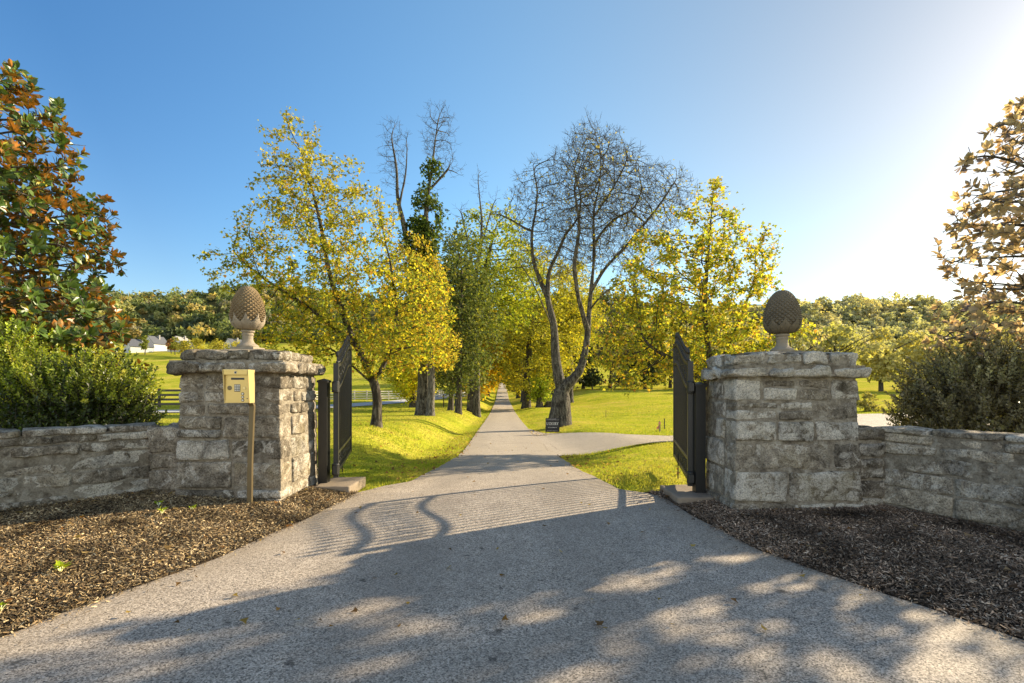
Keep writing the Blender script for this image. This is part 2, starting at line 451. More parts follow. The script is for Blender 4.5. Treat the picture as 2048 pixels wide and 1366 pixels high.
# ---------------------------------------------------------------- mulch beds
def wallfoot_l(y): return np.interp(y, [2, 3.5, 4.5, 5.36, 6.3, 6.9], [-7.6, -6.9, -6.3, -5.6, -4.6, -4.3])
def wallfoot_r(y): return np.interp(y, [1.5, 2.8, 3.7, 4.73, 5.87, 6.9], [6.8, 6.1, 5.5, 4.95, 4.4, 4.3])
def bed_h_l(x, y):
    d = xleft(y) - x
    return .005 + .11 * sm(d, 0, 2.4) * sm(y, 3.0, 6.5) + .05 * sm(d, 0, .5)
def bed_h_r(x, y):
    d = x - xright(y)
    return .005 + .05 * sm(d, 0, .5) + .03 * sm(d, .5, 2)
def nz2(x, y, s, o=0): return np.array([noise.noise(Vector((a * s, b * s, o))) for a, b in zip(np.ravel(x), np.ravel(y))]).reshape(np.shape(x))
for side in ('l', 'r'):
    by = axis([(-2, 2, .5), (2, 6.95, .07)]); bu = np.concatenate([[0, .01, .03], np.linspace(.05, 1, 50)])
    if side == 'l':
        a = xleft(by) + .02; b = wallfoot_l(by) - .4
    else:
        a = xright(by) - .02; b = wallfoot_r(by) + .4
    BX = a[:, None] + (b - a)[:, None] * bu; BY = np.repeat(by[:, None], len(bu), 1)
    BZ = (bed_h_l if side == 'l' else bed_h_r)(BX, BY) - .012 + nz2(BX, BY, 9) * .018 + nz2(BX, BY, 2.5) * .02
    BZ = np.where(bu[None] < .002, -.03, BZ)
    V, F = grid_mesh(BX, BY, BZ)
    o = MB().add(V, F if side == 'r' else F[:, ::-1]).build('mulch_bed', MAT['soil'], smooth=True)
    structure(o)

def chips(n, xs, ys, zf, palette, smin, smax, name, label, tilt=.35):
    m = len(xs)
    ang = RNG.uniform(0, 2 * PI, m); L = RNG.uniform(smin, smax, m) * RNG.uniform(.5, 1, m); W = L * RNG.uniform(.1, .32, m)
    W = np.clip(W, .003, .014)
    z = zf(xs, ys) + RNG.uniform(0, .018, m)
    ti = RNG.normal(0, tilt, m); ro = RNG.normal(0, .5, m)
    a = np.stack([np.cos(ang) * np.cos(ti), np.sin(ang) * np.cos(ti), np.sin(ti)], 1)
    s = np.stack([-np.sin(ang) * np.cos(ro), np.cos(ang) * np.cos(ro), np.sin(ro)], 1)
    c = np.stack([xs, ys, z], 1)
    nrm = np.cross(a, s)
    bend = (RNG.normal(0, .12, m) * L)[:, None] * nrm
    P = [c - a * L[:, None] / 2 - s * W[:, None] / 2, c - a * L[:, None] / 2 + s * W[:, None] / 2 * .4,
         c + s * W[:, None] / 2 + bend, c - s * W[:, None] / 2 + bend,
         c + a * L[:, None] / 2 + s * W[:, None] / 3, c + a * L[:, None] / 2 - s * W[:, None] / 2 * .7]
    V = np.stack(P, 1).reshape(-1, 3)
    i = np.arange(m)[:, None] * 6
    F = np.concatenate([i + np.array([0, 3, 2, 1]), i + np.array([3, 5, 4, 2])])
    pal = np.array(palette); pc = pal[RNG.integers(0, len(pal), m)] * RNG.uniform(.6, 1.3, (m, 1)) * (1 + .9*nz2(xs, ys, 2.3, 6))[:, None]
    o = MB().add(V, F, np.repeat(pc, 6, 0)).build(name, MAT['mulch'])
    return tag(o, label, 'mulch', kind='stuff')

def bed_points(n, side):
    X, Y = [], []
    while sum(map(len, X)) < n:
        y = 2.0 + (6.95 - 2.0) * RNG.random(n) ** 1.0
        if side == 'l':
            x = RNG.uniform(-7.2, -2.0, n); ok = (x < xleft(y) + RNG.normal(0, .03, n) + RNG.exponential(.05, n)*(RNG.random(n) < .25)) & (x > wallfoot_l(y) - .1)
            ok &= x > -1.12 * y - .3
        else:
            x = RNG.uniform(1.9, 6.8, n); ok = (x > xright(y) + RNG.normal(0, .03, n) - RNG.exponential(.05, n)*(RNG.random(n) < .25)) & (x < wallfoot_r(y) + .1)
            ok &= x < 1.12 * y + .3
        X.append(x[ok]); Y.append(y[ok])
    return np.concatenate(X)[:n], np.concatenate(Y)[:n]
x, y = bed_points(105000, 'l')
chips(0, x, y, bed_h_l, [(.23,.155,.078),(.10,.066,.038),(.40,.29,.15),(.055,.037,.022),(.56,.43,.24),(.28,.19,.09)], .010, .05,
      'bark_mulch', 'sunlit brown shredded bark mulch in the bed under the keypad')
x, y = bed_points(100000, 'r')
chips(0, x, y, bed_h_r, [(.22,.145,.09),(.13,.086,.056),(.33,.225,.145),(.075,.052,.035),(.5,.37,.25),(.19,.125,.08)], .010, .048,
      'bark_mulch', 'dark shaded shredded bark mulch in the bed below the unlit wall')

# -------------------------------------------------------------------- stones
_p = np.array([-1, -.86, -.55, -.18, .2, .57, .87, 1])
def _cube_surface(nu):
    pts, faces = {}, []
    P = []
    def vid(a, b, c):
        k = (round(a, 4), round(b, 4), round(c, 4))
        if k not in pts: pts[k] = len(P); P.append(k)
        return pts[k]
    for ax in range(3):
        for sgn in (-1, 1):
            for i in range(nu - 1):
                for j in range(nu - 1):
                    q = []
                    for (di, dj) in ((0,0),(1,0),(1,1),(0,1)):
                        c = [0, 0, 0]; c[ax] = sgn; c[(ax+1) % 3] = _p[i+di]; c[(ax+2) % 3] = _p[j+dj]
                        q.append(vid(*c))
                    faces.append(q if sgn > 0 else q[::-1])
    return np.array(P, float), np.array(faces)
_p = np.array([-1, -.88, -.6, -.22, .2, .58, .87, 1]); SC_V, SC_F = _cube_surface(8)
def stone(mb, x0, x1, y0, y1, z0, z1, r=.035, rough=1.0, xf=None, white=None, moss=None, tone=None):
    h = np.array([(x1-x0)/2, (y1-y0)/2, (z1-z0)/2]); c = np.array([(x0+x1)/2, (y0+y1)/2, (z0+z1)/2])
    rr = min(r, h.min() * .8)
    p = SC_V * h
    q = np.clip(p, -(h - rr), h - rr); d = p - q; ln = np.linalg.norm(d, axis=1, keepdims=True)
    p = q + d / np.maximum(ln, 1e-9) * np.minimum(rr, ln)
    sd = random.uniform(0, 100)
    out = np.empty_like(p)
    for i, v in enumerate(p):
        w = v + c
        n1 = noise.noise_vector(Vector((w[0]*4.2 + sd, w[1]*4.2, w[2]*5 + sd)))
        n2 = noise.noise_vector(Vector((w[0]*12 + sd, w[1]*12, w[2]*14)))
        n3 = noise.noise_vector(Vector((w[0]*31, w[1]*31 + sd, w[2]*33)))
        out[i] = v + np.array(n1) * .030 * rough + np.array(n2) * .014 * rough + np.array(n3) * .006 * rough
    tl = random.gauss(0, .025) * rough
    ct, st = math.cos(tl), math.sin(tl)
    out = np.stack([out[:,0]*ct - out[:,2]*st*.5, out[:,1] + out[:,2]*random.gauss(0,.03)*rough, out[:,2] + out[:,0]*st*.5], 1) + c
    if xf is not None: out = xf(out)
    tone = random.uniform(.1, 1) if tone is None else tone
    white = random.random() ** 2.2 if white is None else white
    moss = random.random() ** 2 if moss is None else moss
    mb.add(out, SC_F, (tone, white, moss))

def splits(a, b, avg, jit=.35):
    n = max(1, round((b - a) / avg)); c = [a]
    for i in range(1, n): c.append(a + (b - a) * (i + random.uniform(-jit, jit)) / n)
    return c + [b]

def ring_course(mb, x0, x1, y0, y1, z0, z1, avg, t=.3, gap=.014, **kw):
    j = lambda s=.018: random.uniform(-s, s)
    def blk(a, b, c, d):
        zt = random.uniform(-.006, .006)
        if z1 - z0 > .2 and random.random() < .16 and (b-a) < .6:      # a course broken into two thinner stones
            zm = z0 + (z1 - z0) * random.uniform(.4, .65)
            stone(mb, a+gap, b-gap, c+j(), d+j(), z0+gap, zm-gap*.6, **kw)
            stone(mb, a+gap, b-gap, c+j(), d+j(), zm+gap*.6, z1-gap+zt, **kw)
        else: stone(mb, a+gap, b-gap, c+j(), d+j(), z0+gap, z1-gap+zt, **kw)
    alt = random.random() < .5
    fy0, fy1 = (y0, y1)
    xi0, xi1 = (x0, x1) if alt else (x0+t, x1-t)
    for (ya, yb) in ((y0, y0+t), (y1-t, y1)):
        s = splits(xi0, xi1, avg)
        for a, b in zip(s, s[1:]): blk(a, b, ya, yb)
    yi0, yi1 = (y0+t, y1-t) if alt else (y0, y1)
    for (xa, xb) in ((x0, x0+t), (x1-t, x1)):
        s = splits(yi0, yi1, avg * .75)
        for a, b in zip(s, s[1:]):
            zt = 0
            stone(mb, xa+j(), xb+j(), a+gap, b-gap, z0+gap, z1-gap, **kw)

def make_pillar(name, label, x0, x1, y0, y1, heights, ext, ztop, cfg):
    """x0..x1,y0..y1: shaft at the top; ext: side buttress box below the garden wall"""
    cx, cy = (x0+x1)/2, (y0+y1)/2
    T = thing(name, label, 'gate pillar', (cx, cy, 0))
    zs = [-.08]
    for hgt in heights: zs.append(zs[-1] + hgt)
    zt = zs[-1]
    def batter(V):
        s = 1 + .075 * (1 - np.clip(V[:, 2] / zt, 0, 1))
        return np.stack([(V[:, 0]-cx)*s, (V[:, 1]-cy)*s, V[:, 2]], 1)
    mb = MB()
    for a, b in zip(zs, zs[1:]):
        ring_course(mb, x0, x1, y0, y1, a, b, .34 + .70*(b-a), xf=batter, rough=.62, r=.026)
    ex0, ex1, ey0, ey1, ez = ext
    ze = -.08
    while ze < ez - .05:
        hh = random.choice([.2, .26, .3]); hh = min(hh, ez - ze)
        if ez - ze - hh < .1: hh = ez - ze
        stone(mb, ex0, ex1, ey0, ey0+.34, ze+.012, ze+hh-.012, xf=lambda V: V - np.array([cx, cy, 0]))
        stone(mb, ex0, ex1, ey0+.36, ey1, ze+.012, ze+hh-.012, xf=lambda V: V - np.array([cx, cy, 0]))
        ze += hh
    mb.build('shaft', MAT['stone'], T, smooth=True)
    core = MB()
    cv = MB().box(x0+.03, x1-.03, y0+.03, y1-.03, -.08, zt + .06)
    zz = np.linspace(-.08, zt + .05, 14)
    ringp = []
    for z in zz:
        s = 1 + .075 * (1 - np.clip(z / zt, 0, 1))
        for (a, b) in ((x0+.022, y0+.022), (x1-.022, y0+.022), (x1-.022, y1-.022), (x0+.022, y1-.022)):
            ringp.append(((a-cx)*s, (b-cy)*s, z))
    n = len(zz); fs = []
    for i in range(n-1):
        for k in range(4): fs.append((i*4+k, i*4+(k+1) % 4, (i+1)*4+(k+1) % 4, (i+1)*4+k))
    core.add(ringp, np.array(fs)); core.add(ringp[-4:], np.array([[0,1,2,3]]))
    core.box(ex0+.03-cx, ex1-.03-cx, ey0+.03-cy, ey1-.05-cy, -.08, ez-.02)
    core.box(x0-cfg[0]+.05-cx, x1+cfg[0]-.05-cx, y0-cfg[0]+.05-cy, y1+cfg[0]-.05-cy, cfg[2]+.03, cfg[3]+.012)
    core.box(x0-cfg[1]+.04-cx, x1+cfg[1]-.04-cx, y0-cfg[1]+.04-cy, y1+cfg[1]-.04-cy, cfg[3]-.01, cfg[4]-.03)
    core.build('mortar_core', MAT['mortar'], T)
    sh = lambda V: V - np.array([cx, cy, 0])
    o1, o2, zc0, zc1, zk1 = cfg; wh = 1.3 if cx > 0 else .1; ro = 1.5 if cx > 0 else 1.2
    mb = MB(); ring_course(mb, x0-o1, x1+o1, y0-o1, y1+o1, zc0, zc1, .36 if cx < 0 else .46, t=.42, r=.04, rough=ro, xf=sh, white=wh)
    mb.build('cornice', MAT['stone'], T, smooth=True)
    mb = MB(); ring_course(mb, x0-o2, x1+o2, y0-o2, y1+o2, zc1+.005, zk1, .33, t=.36, r=.04, rough=ro, xf=sh, white=wh)
    mb.build('cap_course', MAT['stone'], T, smooth=True)
    # sloped mortar crown between the cap stones
    n = 22; g = np.linspace(-1, 1, n); X, Y = np.meshgrid(g, g)
    m = np.maximum(np.abs(X), np.abs(Y))
    Z = zk1 - .018 + .06 * (1 - m) ** .8 + nz2(X, Y, 3.0) * .012
    V, F = grid_mesh(X * (x1-x0+2*o2-.12)/2, Y * (y1-y0+2*o2-.12)/2, Z)
    MB().add(V, F).build('mortar_crown', MAT['mortar'], T, smooth=True)
    return T, zk1 + .03

random.seed(21)
pl, zl_ = make_pillar('stone_pillar', 'battered rough limestone gate pillar standing behind the brass keypad', -4.08, -2.84, 6.12, 7.25,
            [.30, .34, .27, .28, .15, .16, .20], (-4.52, -4.02, 6.20, 6.95, .98), 1.94, (.12, .0, 1.615, 1.775, 1.93))
random.seed(34)
pr, zr_ = make_pillar('stone_pillar', 'rough limestone gate pillar with broken white cap stones, in shade at the dark bed', 2.58, 3.98, 5.74, 6.60,
            [.22, .36, .33, .25, .22, .26], (3.92, 4.34, 5.80, 6.5, 1.0), 1.88, (.095, .02, 1.56, 1.70, 1.87))

def make_wall(name, label, path, top, heights, thick=.4, tones=(.1, 1.0)):
    """courses of rough blocks along a bent line (front face on the path)"""
    P = np.array(path, float)
    seg = np.linalg.norm(np.diff(P, axis=0), axis=1); S = np.concatenate([[0], np.cumsum(seg)]); L = S[-1]
    T = thing(name, label, 'stone wall', (P[0, 0], P[0, 1], 0))
    ss = np.linspace(0, L, 160)
    px = np.interp(ss, S, P[:, 0]); py = np.interp(ss, S, P[:, 1])
    kk = np.hanning(33); kk /= kk.sum()
    px = np.convolve(np.pad(px, 16, mode='reflect', reflect_type='odd'), kk, 'valid'); py = np.convolve(np.pad(py, 16, mode='reflect', reflect_type='odd'), kk, 'valid')
    tx, ty = np.gradient(px), np.gradient(py); tl = np.hypot(tx, ty); tx /= tl; ty /= tl
    sgn = 1 if P[0, 0] > 0 else -1          # back of the wall: away from the drive
    nx, ny = (-ty * sgn, tx * sgn)
    def xf(V):
        s = V[:, 0]
        x = np.interp(s, ss, px) + np.interp(s, ss, nx) * V[:, 1] - P[0, 0]
        y = np.interp(s, ss, py) + np.interp(s, ss, ny) * V[:, 1] - P[0, 1]
        return np.stack([x, y, V[:, 2]], 1)
    mb = MB(); z = -.08
    flip = SC_F
    for hgt in heights:
        s = splits(0, L, .42 + hgt * 1.8)
        for a, b in zip(s, s[1:]):
            jj = random.uniform(-.016, .016)
            if hgt > .16 and random.random() < .22:
                zm = z + hgt * random.uniform(.4, .6)
                stone(mb, a+.008, b-.008, jj, thick/2, z+.007, zm-.005, r=.02, rough=.8, xf=xf, tone=random.uniform(*tones)); stone(mb, a+.008, b-.008, jj+.008, thick/2, zm+.005, z+hgt-.007, r=.02, rough=.8, xf=xf, tone=random.uniform(*tones))
            else: stone(mb, a+.008, b-.008, jj, thick/2, z+.007, z+hgt-.007, r=.022, rough=.8, xf=xf, tone=random.uniform(*tones))
        s = splits(0, L, .5)
        for a, b in zip(s, s[1:]): stone(mb, a+.01, b-.01, thick/2+.02, thick, z+.01, z+hgt-.01, r=.025, rough=.8, xf=xf, tone=random.uniform(*tones))
        z += hgt
    mb.build('stonework', MAT['stone'], T, smooth=True)
    core = MB(); n = 60; sv = np.linspace(0.01, L-.01, n); fs = []; vs = []
    for s in sv: vs += [(s, .014, -.08), (s, thick-.02, -.08), (s, thick-.02, z+.02), (s, .014, z+.02)]
    for i in range(n-1):
        for k in range(4): fs.append((i*4+k, i*4+(k+1) % 4, (i+1)*4+(k+1) % 4, (i+1)*4+k))
    core.add(xf(np.array(vs)), np.array(fs)); core.add(xf(np.array(vs[:4])), np.array([[0,1,2,3]])); core.add(xf(np.array(vs[-4:])), np.array([[0,1,2,3]]))
    core.build('mortar_core', MAT['mortar'], T)
    mb = MB(); s = splits(0, L, .62)
    for a, b in zip(s, s[1:]): stone(mb, a+.005, b-.005, -.015+random.uniform(-.01,.01), thick+.015, z+.004, top+random.uniform(-.006,.008), r=.022, rough=.7, xf=xf, tone=random.uniform(.5, 1))
    mb.build('coping', MAT['stone'], T, smooth=True)
    return T
random.seed(5)
make_wall('stone_wall', 'curved grey limestone garden wall leading left from the keypad pillar', [(-4.46, 6.36), (-5.05, 5.78), (-5.52, 5.34), (-6.2, 4.5), (-6.8, 3.5), (-7.4, 2.2)], .985, [.2, .2, .17, .2, .12, .10])
random.seed(9)
make_wall('stone_wall', 'shaded brownish limestone garden wall running right from the pillar with white cap stones', [(4.28, 5.95), (4.84, 4.76), (5.35, 3.7), (5.95, 2.7), (6.6, 1.6)], 1.0, [.18, .22, .2, .19, .12, .1], tones=(1.2, 1.9))  # stone tones raised to stand in for light this wall lacks

# ------------------------------------------------------------ pinecone finials
def make_finial(loc, label, mats, s=1.0):
    T = thing('pinecone_finial', label, 'finial', loc)
    cone_m, cup_m, ped_m = mats
    mb = MB()
    mb.box(-.19, .19, -.19, .19, -.03, .028)
    mb.lathe([(.165,.028),(.17,.045),(.155,.06),(.12,.078),(.095,.10),(.082,.13),(.082,.185),(.092,.19),(.092,.207),(.083,.212),(.083,.222),(.105,.232),(.108,.25),(.09,.262),(.10,.275)], 36)
    mb.build('pedestal', ped_m, T, smooth=False)
    # acanthus cup: leaf ring folded over the bowl
    mb = MB()
    bowl = [(.085,.26),(.135,.275),(.182,.305),(.214,.35),(.228,.40),(.226,.44),(.2,.445)]
    mb.lathe(bowl, 40)
    for k in range(9):
        a0 = k * 2*PI/9 + .2
        nu, nv = 7, 10
        V = []
        for j in range(nv):
            t = j/(nv-1)
            z = .272 + t*.195
            rb = np.interp(z, [.26,.275,.305,.35,.40,.44,.47], [.10,.138,.184,.218,.232,.233,.228])
            wdt = .40*math.sin(PI*min(1, .18+.82*t)**.9)*(1 - .35*t**3) + .03
            for i in range(nu):
                uu = (i/(nu-1))*2-1
                lift = .016 + .020*math.cos(uu*PI/2) - .010*math.cos(uu*PI*3)*(1-t) + .03*max(0, t-.75)*4*.6*(1-uu*uu)
                a = a0 + uu*wdt
                r = rb + lift
                V.append((r*math.cos(a), r*math.sin(a), z - .05*abs(uu)**2*t))
        i = np.arange(nv-1)[:, None]*nu; j = np.arange(nu-1)[None]
        F = np.stack([i+j, i+j+1, i+nu+j+1, i+nu+j], -1).reshape(-1, 4)
        mb.add(V, F)
    mb.build('leaf_cup', cup_m, T, smooth=True)
    # cone: quincunx of raised pyramid scales
    def egg(v):
        z = .36 + .485*v
        r = .244*math.sqrt(max(0, 1 - (max(0, v-.16)/.86)**2.1)) if v > .16 else .244 - .03*((.16-v)/.16)**2
        return r, z
    mb = MB(); n, rows = 20, 20
    def P(i, j, off=0.0):
        v = 1 - (1 - j/rows)**1.18
        r, z = egg(min(v, 1))
        a = (i + j*.5)*2*PI/n
        r2, z2 = egg(min(v+.02, 1)); nn = np.array([z2-z, r-r2]); nn /= np.linalg.norm(nn)+1e-9
        r += nn[0]*off; z += nn[1]*off
        return (r*math.cos(a), r*math.sin(a), z)
    for j in range(0, rows-1):
        for i in range(n):
            w = 1 - .75*(j/rows)
            q = [P(i, j), P(i+.5-.5+0.5, j+1) if False else P(i, j+1), P(i-1, j+2) if j+2 <= rows else P(i, j+1), P(i-1, j+1)]
            ap = np.mean([q[0], q[1], q[2], q[3]], 0)
            ang = math.atan2(ap[1], ap[0])
            ap = ap + np.array([math.cos(ang), math.sin(ang), -.3])*.042*w
            mb.add(q + [tuple(ap)], np.array([[0,1,4],[1,2,4],[2,3,4],[3,0,4]]))
    mb.lathe([(.2,.36),(.215,.42),(.2,.6),(.13,.76),(.02,.835)], 24)
    mb.build('cone', cone_m, T, smooth=False)
    T.scale = (s[0], s[0], s[1])
    return T
make_finial((-3.53, 6.68, zl_), 'tan carved pinecone finial with a lit leaf cup on the keypad pillar', (MAT['cone'], MAT['clay'], MAT['clay']), (.80, 1.0))
make_finial((3.36, 6.22, zr_ - .02), 'dark backlit pinecone finial on the pillar with broken white cap stones', (MAT['clay_dark'], MAT['clay_dark'], MAT['clay']), (.80, .93))

# --------------------------------------------------------------------- gates
def make_gate(loc, rz, label, mirror):
    """leaf along local +x from hinge to free stile"""
    T = thing('iron_gate', label, 'gate', loc, rz)
    LEN, ZB = 2.5, .2
    def top(x):   # ogee: low at the hinge, high at the free stile
        t = np.clip((x - .15)/(LEN - .45), 0, 1); return 1.80 + .40*(t*t*(3-2*t))
    def mid(x): return top(x) - .33
    s = MB(); w = .03
    s.box(0, .075, -.035, .035, ZB-.04, 1.80)
    s.build('stile', MAT['black'], T)
    s = MB(); s.box(LEN-.06, LEN, -.028, .028, ZB, 2.22); s.build('stile', MAT['black'], T)
    r = MB()
    r.box(.075, LEN-.06, -.022, .022, ZB, ZB+.05)
    r.build('bottom_rail', MAT['black'], T)
    r = MB(); r.box(.075, LEN-.06, -.018, .018, ZB+.27, ZB+.31); r.build('lower_rail', MAT['black'], T)
    xs = np.linspace(.05, LEN-.02, 26)
    def ribbon(f, h, d):
        V = []
        for x in xs:
            z = float(f(x)); V += [(x,-d,z-h),(x,d,z-h),(x,d,z),(x,-d,z)]
        F = []
        for i in range(len(xs)-1):
            for k in range(4): F.append((i*4+k, i*4+(k+1)%4, (i+1)*4+(k+1)%4, (i+1)*4+k))
        m = MB(); m.add(V, np.array(F)); m.add(V[:4], np.array([[0,1,2,3]])); m.add(V[-4:], np.array([[3,2,1,0]]))
        return m
    ribbon(top, .045, .024).build('top_rail', MAT['black'], T)
    ribbon(mid, .04, .020).build('curved_rail', MAT['black'], T)
    n = 17
    for i in range(n):
        x = .075 + (LEN-.135)*(i+1)/(n+1)
        m = MB(); zt = float(top(x))
        m.box(x-.0095, x+.0095, -.0095, .0095, ZB+.05, zt+.10)
        m.add([(x-.012,-.012,zt+.10),(x+.012,-.012,zt+.10),(x+.012,.012,zt+.10),(x-.012,.012,zt+.10),
               (x-.026,-.014,zt+.125),(x+.026,-.014,zt+.125),(x+.026,.014,zt+.125),(x-.026,.014,zt+.125),(x,0,zt+.21)],
              [np.array([[0,1,5,4],[1,2,6,5],[2,3,7,6],[3,0,4,7]]), np.array([[4,5,8],[5,6,8],[6,7,8],[7,4,8]])])
        m.lathe([(.008,-.022),(.019,-.012),(.022,0),(.019,.012),(.008,.022)], 8, c=(x, 0, zt+.02))
        m.build('picket', MAT['black'], T)
    def spiral(cx, cz, r0, a0, turns, sgn):
        a = np.linspace(0, turns*2*PI, 26)
        rr = r0*(1 - a/a[-1]*.85)
        return np.stack([cx + rr*np.cos(a0+sgn*a), 0*a, cz + rr*np.sin(a0+sgn*a)], 1)
    up = MB(); lo = MB()
    m_ = 9
    for i in range(m_):
        x = .16 + (LEN-.32)*(i+.5)/m_; zc = float(top(x)+mid(x))/2 - .02
        for sg in (1, -1):
            up.tube(spiral(x+sg*.055, zc+sg*.055, .062, -PI/2*sg, 1.4, sg), .008, 5)
            up.tube(spiral(x-sg*.055, zc+sg*.045, .050, PI/2*sg, 1.2, -sg), .007, 5)
            lo.tube(spiral(x+sg*.055, ZB+.16+sg*.05, .055, -PI/2*sg, 1.4, sg), .008, 5)
            lo.tube(spiral(x-sg*.055, ZB+.16+sg*.04, .045, PI/2*sg, 1.2, -sg), .007, 5)
        for mm, zz in ((up, zc), (lo, ZB+.16)):
            mm.lathe([(.004,-.02),(.018,-.01),(.02,0),(.018,.01),(.004,.02)], 8, c=(x, 0, zz))
    up.build('upper_scrollwork', MAT['black'], T); lo.build('lower_scrollwork', MAT['black'], T)
    for zz in (.2, 1.38):
        h = MB(); h.lathe([(.045,zz),(.052,zz+.01),(.052,zz+.15),(.045,zz+.16)], 14, c=(-.02, 0, 0)); h.box(-.115, 0, -.03, .03, zz+.03, zz+.13)
        h.build('hinge', MAT['black'], T, smooth=False)
    rod = MB(); rod.tube([(LEN*.55*1, .04, .0), (LEN*.55, .04, .4)], .009, 6)
    rod.build('drop_rod', MAT['black'], T)
    return T
def gate_post(x, y, zt, label):
    T = thing('gate_post', label, 'gate post', (x, y, 0))
    m = MB(); m.box(-.064, .064, -.064, .064, -.05, zt); m.build('shaft', MAT['black'], T)
    c = MB(); c.box(-.078, .078, -.078, .078, zt, zt+.03)
    c.add([(-.078,-.078,zt+.03),(.078,-.078,zt+.03),(.078,.078,zt+.03),(-.078,.078,zt+.03),(0,0,zt+.06)], np.array([[0,1,4],[1,2,4],[2,3,4],[3,0,4]]))
    c.build('cap', MAT['black'], T)
    bb = MB(); bb.box(-.12, .12, -.12, .12, -.02, .045); bb.build('base_plate', MAT['black'], T)
gate_post(-2.69, 7.16, 1.52, 'square black steel post between the lit pillar and its gate')
gate_post(2.43, 6.50, 1.47, 'square black steel post beside the shaded pillar and its gate')
make_gate((-2.53, 7.18, 0), math.atan2(2.53, -.6), 'black wrought iron gate leaf standing open by the keypad pillar', False)
make_gate((2.34, 6.55, 0), math.atan2(2.5, .6), 'black wrought iron gate leaf standing open by the shaded pillar', True)

def pad(x0, x1, y0, y1, label, seed):
    random.seed(seed)
    mb = MB(); stone(mb, x0, x1, y0, y1, -.06, .095, r=.02, rough=.35)
    o = mb.build('concrete_pad', MAT['concrete'], smooth=True)
    tag(o, label, 'concrete pad')
pad(-2.72, -2.22, 6.84, 7.6, 'tan sunlit concrete footing pad under the hinge by the keypad pillar', 1)
pad(2.06, 2.52, 6.2, 7.0, 'grey shaded concrete footing pad under the hinge by the dark bed', 2)

